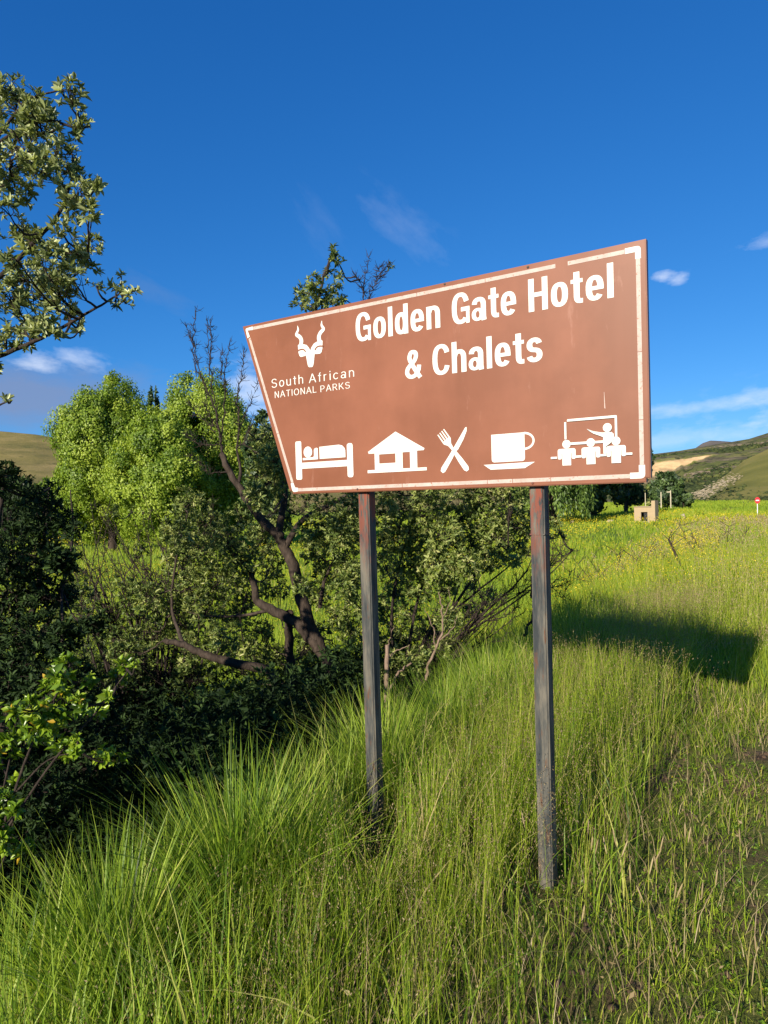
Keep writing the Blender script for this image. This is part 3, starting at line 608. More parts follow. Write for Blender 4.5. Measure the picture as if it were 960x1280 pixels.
shrub('leaning_tree', 'gnarled leaning tree with bare upper twigs and a dark forked trunk behind the sign', 'tree', (bt[0], bt[1], float(zg(bt[0], bt[1]))),
      [(pl([(456, 960), (440, 890), (420, 845), (398, 810), (370, 778), (338, 762), (320, 747), (315, 716)], D4), .078, .026),
       (pl([(400, 812), (380, 760), (366, 705), (354, 681), (348, 665)], D4), .06, .04), (pl([(348, 665), (353, 640), (357, 605), (362, 560), (375, 480), (392, 400), (405, 345), (418, 312)], D4), .034, .007),
       (pl([(350, 672), (327, 649), (312, 630), (297, 606), (284, 585), (277, 567)], D4), .04, .024), (pl([(297, 606), (301, 590), (297, 567)], D4), .018, .01),
       (pl([(356, 685), (373, 656), (392, 641), (425, 624), (455, 600), (470, 540)], D4), .03, .008), (pl([(470, 540), (455, 450), (448, 400)], D4), .008, .006), (pl([(400, 760), (405, 728), (418, 700), (432, 690)], D4), .02, .008), (pl([(418, 702), (430, 735), (436, 752)], D4), .010, .005),
       (pl([(366, 880, 6.4), (363, 838, 6.4), (360, 790, 6.3), (362, 765)], D4), .05, .035),
       (pl([(345, 850, 5.9), (335, 838, 5.9), (289, 828, 5.8), (254, 817, 5.8), (230, 806, 5.8), (205, 800, 5.8)], D4), .045, .022), (pl([(315, 716), (290, 690), (262, 668)], D4), .02, .006), (pl([(340, 762), (300, 770), (260, 770), (235, 765)], D4), .018, .005), (pl([(230, 806, 5.8), (215, 760), (220, 700), (235, 640)], D4), .018, .005), (pl([(420, 700), (435, 665), (440, 640)], D4), .012, .005)],
      pc_behind([(330, 545, 20), (342, 575, 24), (335, 600, 28), (350, 625, 20), (305, 640, 20), (236, 630, 24), (262, 652, 30), (222, 668, 26), (285, 675, 28), (250, 692, 34), (300, 700, 28), (225, 705, 24), (325, 680, 24), (275, 725, 32), (240, 735, 28), (310, 735, 24), (215, 748, 22), (260, 762, 28), (295, 765, 26), (325, 790, 22), (230, 782, 22), (280, 795, 24), (305, 808, 16), (345, 735, 22), (340, 705, 22), (335, 655, 22), (385, 628, 22), (410, 640, 22), (430, 655, 22), (395, 690, 22), (435, 700, 22), (415, 670, 26), (440, 660, 26), (390, 665, 20), (410, 715, 20), (445, 720, 20), (385, 745, 20), (450, 760, 22), (430, 735, 20), (400, 745, 18), (420, 770, 18), (440, 790, 22), (180, 745, 22), (190, 790, 26), (160, 815, 24), (240, 815, 28), (275, 815, 24), (320, 825, 26), (385, 800, 22), (400, 790, 20), (385, 830, 26), (420, 820, 22), (380, 730, 16), (345, 820, 20), (440, 630, 20),
          (330, 570, 22), (322, 620, 20), (380, 365, 12), (395, 355, 14), (405, 372, 14), (388, 380, 14), (418, 358, 10), (412, 340, 9), (420, 322, 9), (416, 312, 6), (425, 345, 7), (487, 332, 5), (372, 378, 9), (428, 372, 8), (420, 390, 20), (450, 420, 22), (400, 430, 25), (440, 500, 30), (400, 540, 30), (480, 560, 30)], D4, 115, .45),
      'olive', bark='bark', L=.043, Wd=.34, nl=8, tint=(.1, .85), up=.7, twig_r=.0026, dense_twig=.22, bare=[(pl(a_, D4), b_, c_) for a_, b_, c_ in dead])
# arching shrub under the panel
D5 = 6.6
b5 = P(500, 890, D5)
shrub('arching_shrub', 'green shrub with dark branches arching to the right below the sign panel', 'shrub', (b5[0], b5[1], float(zg(b5[0], b5[1]))),
      [(pl([(500, 900), (530, 800), (590, 745), (640, 705), (680, 668)], D5), .017, .004), (pl([(505, 900), (555, 815), (640, 755), (690, 715), (716, 688)], D5), .013, .003), (pl([(495, 900), (490, 760), (510, 670), (525, 620)], D5), .018, .005),
       (pl([(500, 880), (525, 740), (570, 660), (600, 610)], D5), .017, .005), (pl([(520, 850), (590, 780), (650, 725), (668, 690)], D5), .015, .003), (pl([(530, 830), (600, 775), (660, 735), (700, 700)], D5), .012, .003), (pl([(560, 770), (600, 710), (640, 660)], D5), .016, .004), (pl([(510, 860), (560, 770), (580, 720), (620, 690)], D5), .014, .004)],
      pc([(480, 640, 22), (505, 632, 24), (535, 640, 28), (570, 635, 28), (605, 640, 28), (635, 640, 24), (655, 655, 20), (645, 675, 20), (620, 668, 24), (590, 672, 28), (555, 670, 28), (525, 675, 26), (495, 672, 24), (480, 700, 22), (510, 705, 24), (545, 705, 26), (580, 705, 24), (610, 698, 20), (640, 700, 12), (495, 735, 22), (525, 735, 20), (560, 732, 16), (480, 760, 22), (510, 765, 18), (590, 730, 10), (500, 800, 20), (530, 790, 20), (485, 830, 22), (520, 825, 20), (560, 775, 18), (590, 765, 14), (555, 810, 16), (475, 790, 20), (610, 745, 12), (660, 690, 8), (693, 655, 9), (700, 668, 7), (690, 672, 7), (540, 600, 30), (600, 600, 30), (480, 600, 30), (640, 610, 26)], D5, 160, .5),
      'olive', bark='twig', L=.042, Wd=.36, nl=8, tint=(.2, .95), up=.6, twig_r=.0026, dense_twig=.2,
      bare=[(pl([(510 + R.normal(0, 14), 885), (535 + q * 1.6 + R.normal(0, 8), 830 - q * .6), (540 + q * 3.6 + R.normal(0, 14), 792 - q * 1.4 + R.normal(0, 14)), (552 + q * 5.6 + R.normal(0, 14), 742 - q * 1.7 + R.normal(0, 24))], D5 - R.uniform(-.3, .5)), R.uniform(.004, .009), .0015) for q in R.uniform(-4, 26, 24)] + [(pl(a_, D5 - .3), b_, c_) for a_, b_, c_ in [([(655, 795), (668, 765), (664, 725), (680, 712), (700, 700), (716, 688)], .014, .003), ([(664, 730), (690, 735), (708, 728)], .007, .002), ([(685, 712), (700, 690), (706, 672)], .006, .002), ([(675, 720), (690, 700), (692, 680)], .005, .002), ([(690, 733), (705, 745), (712, 715)], .004, .0015),
      ([(560, 830), (620, 790), (655, 765)], .008, .002), ([(545, 820), (590, 775), (640, 740)], .008, .002), ([(530, 840), (570, 800), (600, 760), (630, 735)], .008, .002), ([(520, 850), (548, 800), (556, 760)], .008, .002), ([(575, 820), (600, 800), (620, 770)], .006, .002), ([(560, 790), (575, 760), (600, 745)], .006, .002), ([(600, 780), (640, 765), (655, 740)], .006, .002)]])
# bare thicket shrub at the left
D6 = 7.0
b6 = P(190, 900, D6); bare6 = []
for q in range(46):
    x0 = R.uniform(100, 260); top = (x0 + R.uniform(-55, 25), R.uniform(620, 720)); bx = 190 + (x0 - 190) * .55
    bare6.append((pl([(bx, 890, D6 + R.normal(0, .3)), ((bx + x0) / 2 + R.normal(0, 8), 800), (x0 + R.normal(0, 10), 735), top], D6), R.uniform(.008, .016), .002))
shrub('bare_shrub', 'tangle of bare dark twigs in front of the bright green meadow', 'shrub', (b6[0], b6[1], float(zg(b6[0], b6[1]))),
      [(pl([(190, 920), (185, 860), (170, 800), (150, 740)], D6), .03, .008), (pl([(195, 900), (215, 830), (225, 760)], D6), .03, .008)],
      pc([(150, 800, 22), (190, 790, 22), (170, 830, 28), (215, 800, 18), (120, 790, 22), (130, 830, 24), (200, 840, 26), (120, 740, 14), (160, 760, 12), (100, 720, 16), (105, 760, 18), (95, 740, 20), (130, 765, 24), (160, 735, 20), (190, 745, 22), (215, 725, 20), (110, 800, 26), (150, 780, 24), (80, 780, 26), (215, 765, 24), (90, 830, 30), (110, 860, 36), (180, 870, 36), (240, 850, 30), (140, 640, 10), (175, 690, 12), (210, 670, 10)], D6, 60, .5), 'olive', L=.045, tint=(.03, .5), bare=bare6)
# dead branch standing by the left post
D7 = 5.6
b7 = P(484, 900, D7); dw = Geo(); rt = thing('dead_branch', 'pale dead branch stub standing beside the left sign post', 'branch', (b7[0], b7[1], float(zg(b7[0], b7[1]))))
for pts, a_, b_ in [([(484, 925), (483, 860), (484, 806)], .024, .018), ([(486, 862), (500, 840), (514, 829)], .012, .008), ([(533, 850), (538, 825), (550, 800), (553, 765), (548, 740)], .014, .004), ([(550, 800), (565, 785), (572, 770)], .006, .002), ([(484, 822), (500, 812), (512, 806)], .006, .002), ([(484, 830), (487, 800), (492, 782)], .005, .002), ([(484, 880), (500, 868), (515, 866)], .005, .002), ([(545, 808), (540, 780), (530, 760)], .006, .002), ([(552, 775), (562, 755), (560, 735)], .004, .0015)]:
    p = smooth_path(pl(pts, D7), 5, .005); tube(dw, p, np.linspace(a_, b_, len(p)), 7)
link('trunk', dw.mesh('dead_wood', M['deadwood'], True), rt)
# shaded undergrowth in the hollow
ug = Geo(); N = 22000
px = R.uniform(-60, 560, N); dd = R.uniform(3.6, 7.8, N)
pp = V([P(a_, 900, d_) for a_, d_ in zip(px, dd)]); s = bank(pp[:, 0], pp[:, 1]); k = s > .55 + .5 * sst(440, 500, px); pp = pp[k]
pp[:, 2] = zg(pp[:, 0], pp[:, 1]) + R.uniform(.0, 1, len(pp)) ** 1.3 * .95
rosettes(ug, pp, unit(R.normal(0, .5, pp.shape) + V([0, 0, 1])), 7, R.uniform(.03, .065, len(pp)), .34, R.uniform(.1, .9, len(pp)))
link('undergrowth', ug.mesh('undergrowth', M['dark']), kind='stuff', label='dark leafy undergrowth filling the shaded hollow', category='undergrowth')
# thicket that goes on along the ditch, left of the frame: it shades the hollow
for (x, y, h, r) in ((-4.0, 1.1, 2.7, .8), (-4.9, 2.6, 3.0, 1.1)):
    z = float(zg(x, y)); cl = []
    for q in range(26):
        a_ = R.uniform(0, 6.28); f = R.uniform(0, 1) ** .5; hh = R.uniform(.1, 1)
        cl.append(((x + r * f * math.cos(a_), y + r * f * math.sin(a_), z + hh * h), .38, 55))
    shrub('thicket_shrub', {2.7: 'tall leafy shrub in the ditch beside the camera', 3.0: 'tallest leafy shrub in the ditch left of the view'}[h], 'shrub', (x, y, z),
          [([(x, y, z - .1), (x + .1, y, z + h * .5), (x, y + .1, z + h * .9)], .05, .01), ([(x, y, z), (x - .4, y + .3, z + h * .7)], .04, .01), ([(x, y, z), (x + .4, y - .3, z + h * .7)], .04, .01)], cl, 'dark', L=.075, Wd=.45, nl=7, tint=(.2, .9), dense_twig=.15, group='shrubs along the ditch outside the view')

# ---- mid-distance trees
def crown_tree(name, label, px, base_py, top_py, wpx, dep, leafm, nclump, nleaf, lsz, low=.12, shape=1.0, group=None, up=.9, tint=(.2, .95), clump=.105, zst=1.15, lobe=.10):
    b = P(px, base_py, dep); z0 = float(zg(b[0], b[1])); top = P(px, top_py, dep)[2]; H = top - z0; rw = wpx / 2 * dep / FPX
    rt = thing(name, label, 'tree', (b[0], b[1], z0), group); wd = Geo(); fo = Geo()
    u = unit(R.normal(size=(nclump, 3))); u[:, 1] *= 1
    f = R.uniform(.35, 1, nclump) ** .5
    cz = z0 + H * (low + (1 - low) * .5); hz = H * (1 - low) * .5
    f = f * (1 + lobe * (np.sin(3 * np.arctan2(u[:, 1], u[:, 0]) + px) + np.sin(5 * u[:, 2] + 4 * u[:, 0] + px) + .7 * np.sin(9 * u[:, 0] + 7 * u[:, 2])))
    c = np.stack([b[0] + u[:, 0] * rw * f, b[1] + u[:, 1] * rw * f, cz + u[:, 2] * hz * f], 1)
    tz = (c[:, 2] - z0) / H; c[:, :2] = b[:2] + (c[:, :2] - b[:2]) * (1 - (shape) * .35 * np.clip(tz - .55, 0, 1)[:, None])
    cs = clump * 2 * rw * R.uniform(.6, 1.3, nclump)
    idx = np.repeat(np.arange(nclump), nleaf); N = len(idx); w_ = unit(R.normal(size=(N, 3)))
    p = c[idx] + w_ * cs[idx, None] * (R.uniform(.05, 1, (N, 1)) ** .5) * V([1, 1, zst])
    nr = unit(w_ + u[idx] * .8 + R.normal(0, .5, (N, 3))); d = unit(np.cross(nr, R.normal(size=(N, 3))) + V([0, 0, up]))
    card(fo, p, d, nr, lsz * R.uniform(.6, 1.4, N), lsz * .75 * R.uniform(.7, 1.2, N), np.clip(R.uniform(tint[0], tint[1], nclump)[idx] + R.normal(0, .15, N), 0, 1))
    tr = H * .022
    tube(wd, smooth_path([(b[0], b[1], z0 - .2), (b[0] + .05 * rw, b[1], z0 + H * .3), (b[0], b[1], z0 + H * .85)], 4), np.linspace(tr * 1.3, tr * .3, 9), 8)
    for q in R.permutation(nclump)[:18]:
        s = V([b[0], b[1], z0 + H * R.uniform(.15, .5)]); tube(wd, smooth_path([s, (s + c[q]) / 2 + V([0, 0, .05 * H]), c[q]], 3), np.linspace(tr * .45, tr * .1, 7), 4)
    link('trunk', wd.mesh('trunk', M['bark'], True), rt); link('crown', fo.mesh('crown', M[leafm]), rt, kind='stuff')
    return rt
crown_tree('round_tree', 'bright green round tree, taller and nearer the brown hill', 140, 690, 478, 130, 46, 'poplar', 360, 330, .145, .05, 1.1, clump=.10, zst=1.2, lobe=.07)
crown_tree('round_tree', 'bright green round tree behind the bare twigs, beside the sign edge', 262, 690, 476, 155, 47, 'poplar', 400, 330, .145, .05, 1.0, clump=.092, zst=1.2, lobe=.07)
crown_tree('round_tree', 'lower bright green tree in front of the two round crowns', 205, 692, 520, 120, 42, 'poplar', 250, 300, .145, .05, .9, clump=.10, zst=1.2, lobe=.07)
crown_tree('round_tree', 'small dark green tree close under the slanting left edge of the sign', 335, 690, 520, 60, 40, 'darktree', 140, 110, .22, .05, .7)
crown_tree('poplar_tree', 'slender poplar spire, left of the pair between round crowns', 193, 640, 482, 10, 130, 'darktree', 120, 40, .45, .04, 1.3, None, 1.2, clump=.16, zst=4, lobe=0)
crown_tree('poplar_tree', 'slender poplar spire, right of the pair between round crowns', 200, 640, 487, 10, 132, 'darktree', 120, 40, .45, .04, 1.3, None, 1.2, clump=.16, zst=4, lobe=0)
for (px, tp, wp, dep, lb) in ((15, 588, 60, 60, 'dark bush at the foot of the brown hill, against the left edge'), (62, 598, 50, 62, 'green bush at the foot of the brown hill, between darker bush and round tree'), (95, 606, 40, 55, 'low green bush against the foot of the tallest round tree')):
    crown_tree('meadow_bush', lb, px, 660, tp, wp, dep, 'darktree' if px < 30 else 'poplar', 70, 50, .4, .02, .4, 'bushes below the brown hill', tint=(0, .5))
# willow: hanging strands
def willow(px, base_py, top_py, wpx, dep, label):
    b = P(px, base_py, dep); z0 = float(zg(b[0], b[1])); H = P(px, top_py, dep)[2] - z0; rw = wpx / 2 * dep / FPX
    rt = thing('willow_tree', label, 'tree', (b[0], b[1], z0)); wd = Geo(); fo = Geo(); tops = []
    tube(wd, smooth_path([(b[0], b[1], z0 - .3), (b[0] + .3, b[1], z0 + H * .35), (b[0], b[1], z0 + H * .7)], 4), np.linspace(.5, .2, 9), 9)
    for q in range(340):
        a_ = R.uniform(0, 6.28); f = R.uniform(.1, 1) ** .5; t0 = V([b[0] + rw * f * math.cos(a_), b[1] + rw * f * math.sin(a_), z0 + H * (1 - .5 * f ** 2.2) * R.uniform(.72, 1)])
        ln_ = min(R.uniform(.35, .95) * (t0[2] - z0), t0[2] - z0 - R.uniform(.05, .9)); ln_ = max(ln_, .8)
        n_ = int(ln_ / .13); tt = np.linspace(0, 1, n_)[:, None]; p = t0 + V([.2 * math.cos(a_), .2 * math.sin(a_), 0]) * tt - V([0, 0, 1]) * ln_ * tt + R.normal(0, .1, (n_, 3))
        card(fo, p, unit(R.normal(0, .4, (n_, 3)) + V([0, 0, -1])), unit(V([math.cos(a_), math.sin(a_), .2]) + R.normal(0, .6, (n_, 3))), R.uniform(.35, .6, n_), .16, np.clip(R.uniform(.1, .9) + R.normal(0, .12, n_), 0, 1))
        if q % 14 == 0: tube(wd, smooth_path([(b[0], b[1], z0 + H * .4), (V([b[0], b[1], z0 + H * .6]) + t0) / 2 + V([0, 0, .8]), t0], 4), np.linspace(.12, .03, 9), 5)
    link('trunk', wd.mesh('trunk', M['bark'], True), rt); link('crown', fo.mesh('crown', M['willow']), rt, kind='stuff')
willow(690, 656, 470, 110, 78, 'weeping willow with hanging pale green strands right of the right sign post')
crown_tree('dark_tree', 'dark spreading tree in deep shade just right of the willow', 742, 652, 500, 95, 88, 'darktree', 170, 60, .55, .08, .6, tint=(.0, .8))
crown_tree('dark_tree', 'dark tree low under the right bottom corner of the sign', 782, 640, 540, 60, 110, 'darktree', 110, 60, .6, .05, .6, tint=(0, .9))
crown_tree('dark_tree', 'isolated dark tree just right of the sign, before the sandstone cliff', 834, 626, 594, 38, 150, 'darktree', 90, 60, .6, .04, .5, tint=(.1, 1))
crown_tree('dark_tree', 'brownish bush between the hut and the isolated tree', 815, 626, 607, 24, 155, 'olive', 50, 50, .55, .02, .5, tint=(.3, 1))
crown_tree('dark_tree', 'dark bush at the right foot of the isolated tree', 854, 628, 615, 22, 150, 'darktree', 50, 50, .5, .02, .5, tint=(.3, 1))

# ------------------------------------------------------------------ hut, far sign, stones, frame
def box(name, p0, p1, mat, parent, bev=0.0):
    bm = bmesh.new(); bmesh.ops.create_cube(bm, size=1)
    for v in bm.verts: v.co = [(p0[k] if v.co[k] < 0 else p1[k]) for k in range(3)]
    if bev: bmesh.ops.bevel(bm, geom=bm.edges[:], offset=bev, segments=1, affect='EDGES')
    me = bpy.data.meshes.new(name); bm.to_mesh(me); bm.free(); me.materials.append(mat)
    o = bpy.data.objects.new(name, me); COL.objects.link(o); o.parent = parent; return o
hb = P(806, 655, 74); hz = float(zg(hb[0], hb[1])); u_ = 74 / FPX
zpix = lambda py, px=806: P(px, py, 74)[2] - hz
hut = thing('hut', 'small cream roofless hut with a dark doorway out in the meadow', 'hut', (hb[0], hb[1], hz)); hut.rotation_euler = (0, 0, rad(-38))
wl, wr, hh_ = -13 * u_, 8.5 * u_, zpix(634)
box('wall', (wl, 0, -.3), (-4.5 * u_, .18, hh_), M['cream'], hut); box('wall', (3.5 * u_, 0, -.3), (wr, .18, hh_), M['cream'], hut)
box('lintel', (-4.5 * u_, .004, zpix(640)), (3.5 * u_, .176, hh_ - .003), M['cream'], hut); box('wall', (wl + .005, .18, -.3), (wl + .18, 2.0, hh_ - .01), M['cream'], hut); box('wall', (wl + .18, 1.82, -.3), (wr, 2.0, hh_ - .02), M['brownplaster'], hut)
box('pillar', (wr + .002, -.03, -.3), (13.0 * u_, 1.1, zpix(626)), M['cream'], hut); box('roof_slab', (wl - .06, -.06, hh_), (wr - .002, 2.05, hh_ + .07), M['cream'], hut)
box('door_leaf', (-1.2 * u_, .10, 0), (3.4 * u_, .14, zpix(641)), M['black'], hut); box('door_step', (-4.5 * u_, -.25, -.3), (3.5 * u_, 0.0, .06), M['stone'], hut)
pt = thing('thin_pole', 'thin pale pole standing behind the hut', 'pole', (P(807, 640, 90)[0], 90, float(zg(P(807, 640, 90)[0], 90)))); pb = pt.location
gp = Geo(); tube(gp, [(pb[0], pb[1], pb[2] - .2), (pb[0], pb[1], P(807, 616, 90)[2])], [.06, .05], 6); link('pole', gp.mesh('pole', M['timber']), pt)
fb = P(832, 626, 145); fz = float(zg(fb[0], fb[1])); fr_ = thing('timber_frame', 'pale timber goal frame before the isolated dark tree', 'frame', (fb[0], fb[1], fz)); uu = 145 / FPX
box('post', (-6.2 * uu, -.08, -.2), (-5.2 * uu, .08, P(826, 615, 145)[2] - fz), M['timber'], fr_); box('post', (5.8 * uu, -.08, -.2), (6.8 * uu, .08, P(838, 613, 145)[2] - fz), M['timber'], fr_); box('crossbar', (1.5 * uu, -.07, P(838, 615.5, 145)[2] - fz), (5.8 * uu, .07, P(838, 614.3, 145)[2] - fz), M['timber'], fr_)
nb_ = P(947, 648, 92); nz_ = float(zg(nb_[0], nb_[1])); ne = thing('no_entry_sign', 'distant round red no entry sign with a white bar on a pale pole', 'road sign', (nb_[0], nb_[1], nz_)); ne.rotation_euler = (0, 0, rad(-14))
un = 92 / FPX; zc = P(946.5, 625.5, 92)[2] - nz_; gp = Geo(); tube(gp, [(0, 0, -.3), (0, 0, zc + .2)], [.05, .05], 8)
o = link('pole', gp.mesh('pole', M['whitepaint'])); o.parent = ne
def disc(name, rx, rz, y, mat, par):
    a_ = np.linspace(0, 2 * math.pi, 24, endpoint=False); me = bpy.data.meshes.new(name); f_ = [(rx * math.cos(q), y, zc + rz * math.sin(q)) for q in a_]; b_ = [(rx * math.cos(q), y + .02, zc + rz * math.sin(q)) for q in a_]
    me.from_pydata(f_ + b_, [], [list(range(24)), list(range(47, 23, -1))] + [[k, k + 24, (k + 1) % 24 + 24, (k + 1) % 24] for k in range(24)]); me.materials.append(mat); o = link(name, me); o.parent = par; return o
disc('plate', 3.0 * un, 4.0 * un, -.08, M['redpaint'], ne)
box('bar', (-1.9 * un, -.085, zc - .6 * un), (1.9 * un, -.0805, zc + .6 * un), M['whitepaint'], ne)
def stone(px, py, dep, wpx, hpx, label, name='stone_block', cat='stone'):
    b = P(px, py, dep); z = float(zg(b[0], b[1])); bm = bmesh.new(); bmesh.ops.create_icosphere(bm, subdivisions=2, radius=1); k = dep / FPX
    for v in bm.verts: 
        c = V(v.co); c = np.sign(c) * np.abs(c) ** .6; v.co = c * V([wpx / 2 * k, wpx / 2 * k, hpx * k]) * (1 + R.normal(0, .06))
    me = bpy.data.meshes.new(name); bm.to_mesh(me); bm.free(); me.materials.append(M['stone']); o = link(name, me); o.location = (b[0], b[1], z); o['label'] = label; o['category'] = cat; return o
stone(715, 655, 76, 5, 4.2, 'small pale stone block at the foot of the willow'); stone(763, 655, 76, 9, 4, 'wide pale stone block halfway between willow and hut'); stone(853, 644, 85, 6, 6, 'pale stone block right of the hut among yellow flowers'); stone(811, 657, 71, 4, 3, 'small stone at the door of the hut')

# ------------------------------------------------------------------ hills
def fbm(x, y, s, o=5, seed=0):
    r = np.zeros_like(x); a = 1.0; q = np.random.default_rng(seed)
    for k in range(o):
        for _ in range(3):
            th_ = q.uniform(0, 6.28); f = s * 2 ** k; r += a * np.sin(f * (x * math.cos(th_) + y * math.sin(th_)) + q.uniform(0, 6.28)) / 3
        a *= .55
    return r
def hill(name, ridge, d_base, d_top, base_py, mat, prof, nu=220, nv=110, amp=1.0, nscale=.02, seed=0, back=300):
    """ridge: photo pixels of the skyline; the slope runs from d_base to d_top metres away"""
    rx = np.linspace(ridge[0][0], ridge[-1][0], nu); ry = np.interp(rx, [q[0] for q in ridge], [q[1] for q in ridge])
    v = np.sort(np.concatenate([np.linspace(0, 1, nv), [.602, .603, .604, .605]])); rows = []
    tops = V([P(a_, b_, d_top) for a_, b_ in zip(rx, ry)])
    for q in v:
        dep = d_base + (d_top - d_base) * q; x = tops[:, 0] / d_top * dep; y = np.full(nu, dep); zb = zg(x, y) - 1.0 if d_base < 900 else np.full(nu, -10.)
        f = prof(q, rx); sb = (zg(tops[:, 0] / d_top * d_base, np.full(nu, d_base)) - 1.0 - 1.6) / d_base if d_base < 900 else np.full(nu, -11.6 / d_base)
        z = 1.6 + dep * (sb + ((tops[:, 2] - 1.6) / d_top - sb) * f); wgt = np.sin(np.pi * min(q * .97, 1)) * amp + .12 * amp
        rows.append(np.stack([x + 0 * z, y + fbm(x, z, nscale, 4, seed + 1) * wgt * 4, z + fbm(x, y, nscale, 5, seed) * wgt], 1))
    bx = tops.copy(); bx[:, 1] += back; bx[:, 0] *= (d_top + back) / d_top; bx[:, 2] = -30; rows.append(bx)
    vv = np.stack(rows); nr = len(rows); i = np.arange(nr - 1)[:, None] * nu; j = np.arange(nu - 1)[None]
    gg = Geo(); gg.add(vv, quads=np.stack([i + j, i + j + 1, i + nu + j + 1, i + nu + j], -1).reshape(-1, 4))
    o = link(name, gg.mesh(name, mat, True), kind='structure'); return vv
def hillmat(name, stops, scale, rock=None, bump=.6, dots=None):
    m, t, o = new_mat(name); ge = t.n('ShaderNodeNewGeometry'); pos = ge.outputs['Position']
    n1 = t.noise(pos, scale, 8, .68); c = t.ramp(n1, stops)
    if dots is not None: c = t.mix(t.ramp(t.noise(pos, dots[0], 6, .7), [(dots[1], (0, 0, 0)), (dots[1] + .06, (1, 1, 1))]), c, dots[2])
    if rock is not None:
        pm = t.ramp(t.noise(t.mapping(pos, (.035, .02, .11), (5, 2, 9)), 1.0, 9, .75), [(.46, (0, 0, 0)), (.54, (1, 1, 1))]); c = t.mix(t.mix(.85, (0, 0, 0), pm), c, t.ramp(t.noise(t.mapping(pos, (.10, .05, .35)), 1.0, 9, .8), [(.32, (.03, .026, .022)), (.48, (.085, .072, .05)), (.6, (.20, .16, .105)), (.74, (.36, .28, .19))]))
        sn = t.n('ShaderNodeSeparateXYZ'); t.l(ge.outputs['Normal'], sn.inputs[0]); steep = t.ramp(t.math('ABSOLUTE', sn.outputs[2]), [(.28, (1, 1, 1)), (.5, (0, 0, 0))])
        bands = t.noise(t.mapping(pos, (.05, .05, .20)), 1.0, 8, .75); rc = t.ramp(bands, rock); c = t.mix(steep, c, rc)
    bsdf(t, o, c, .95, .1, bump=t.noise(pos, scale * 3, 6, .7), bstr=bump, bdist=1.5); return m
M['hilltan'] = hillmat('dry_grass_hill', [(.3, (.10, .10, .03)), (.5, (.18, .15, .05)), (.68, (.26, .20, .08))], .03, dots=(.08, .62, (.08, .08, .025)))
M['hillgreen'] = hillmat('green_hill', [(.3, (.06, .08, .02)), (.5, (.11, .12, .035)), (.7, (.20, .17, .065))], .03, rock=[(.3, (.10, .075, .055)), (.48, (.36, .25, .14)), (.62, (.52, .36, .20)), (.75, (.26, .17, .10))], dots=(.10, .53, (.022, .032, .012)))
HROCK = [(.3, (.035, .030, .026)), (.5, (.10, .085, .065)), (.62, (.22, .175, .12)), (.75, (.36, .28, .19))]
M['hillolive'] = hillmat('olive_slope', [(.3, (.10, .105, .024)), (.5, (.15, .145, .035)), (.7, (.22, .185, .055))], .02, dots=(.09, .66, (.04, .055, .018)))
M['peak'] = hillmat('far_peak', [(.3, (.10, .09, .08)), (.7, (.16, .14, .125))], .005)
M['boulder'] = plain('boulder', (.16, .13, .095), .95, .1, .4, .2)
hill('brown_hill', [(-420, 575), (-250, 548), (-100, 536), (0, 539), (45, 543), (85, 550), (160, 556), (250, 552), (330, 550), (420, 565), (520, 590), (600, 612), (660, 624)], 250, 620, 600, M['hilltan'], lambda q, x: q ** .8, amp=2.0, nscale=.018, seed=3)
def prof_cliff(q, x):      # talus, cliff step, plateau slope; the cliff dies out to the right
    lo = np.interp(x, [700, 815, 835, 850, 870, 892, 900], [.44, .45, .56, .63, .70, .755, .76]) + (.025 * np.sin(x * .35) + .012 * np.sin(x * .8)) * sst(892, 855, x); hi = np.interp(x, [700, 815, 850, 870, 892, 900], [.87, .86, .84, .82, .785, .76])
    return np.where(q < .602, lo * q / .602, np.where(q < .605, lo + (hi - lo) * (q - .602) / .003, hi + (1 - hi) * (q - .605) / .395))
vc = hill('cliff_hill', [(560, 606), (700, 585), (770, 573), (815, 567), (850, 563), (880, 558), (905, 554), (935, 549), (960, 541), (1000, 526), (1080, 505), (1200, 495), (1400, 520)], 430, 900, 612, M['hillgreen'], prof_cliff, amp=4.0, nscale=.016, seed=11, nu=420, nv=160)
vo = hill('olive_hill', [(846, 624), (872, 617), (890, 606), (910, 592), (930, 576), (960, 561), (1010, 540), (1100, 520), (1250, 530), (1400, 560)], 300, 560, 622, M['hillolive'], lambda q, x: q ** 1.0, amp=1.6, nscale=.02, seed=21, nu=240)
hill('far_peak', [(700, 600), (790, 585), (845, 569), (868, 561), (878, 554), (888, 550.5), (900, 551), (914, 552), (930, 560), (990, 580), (1100, 600)], 1800, 2600, 600, M['peak'], lambda q, x: q, amp=6, nscale=.004, seed=31, nu=200, nv=60)
# boulders and scrub on the cliff hill and the pale rocky gully
def scatter_on(vv, N, sel, smin, smax, squash=.6):
    fl = vv[:-1].reshape(-1, 3); ip = R.choice(np.nonzero(sel(fl))[0], N); p = fl[ip] + R.normal(0, 2.0, (N, 3)) * V([1, 1, 0]); return p, R.uniform(0, 1, N) ** 2 * (smax - smin) + smin
def blobs(g, p, s, zs=.7, tint=(0, 1), xs=1.0):
    bm = bmesh.new(); bmesh.ops.create_icosphere(bm, subdivisions=1, radius=1); bv = V([v.co[:] for v in bm.verts]); bf = np.array([[q.index for q in f.verts] for f in bm.faces]); bm.free()
    N = len(p); v = bv[None] * (1 + R.normal(0, .22, (N, len(bv), 1))) * s[:, None, None] * V([xs, 1, zs]) + p[:, None]
    f = bf[None] + (np.arange(N) * len(bv))[:, None, None]; g.add(v, tris=f.reshape(-1, 3), tint=np.repeat(R.uniform(tint[0], tint[1], N), len(bv)))
def pxof(p): d = p - EYE; z = d @ fw; return 480 + FPX * (d @ cr) / z, 640 - FPX * (d @ cu) / z
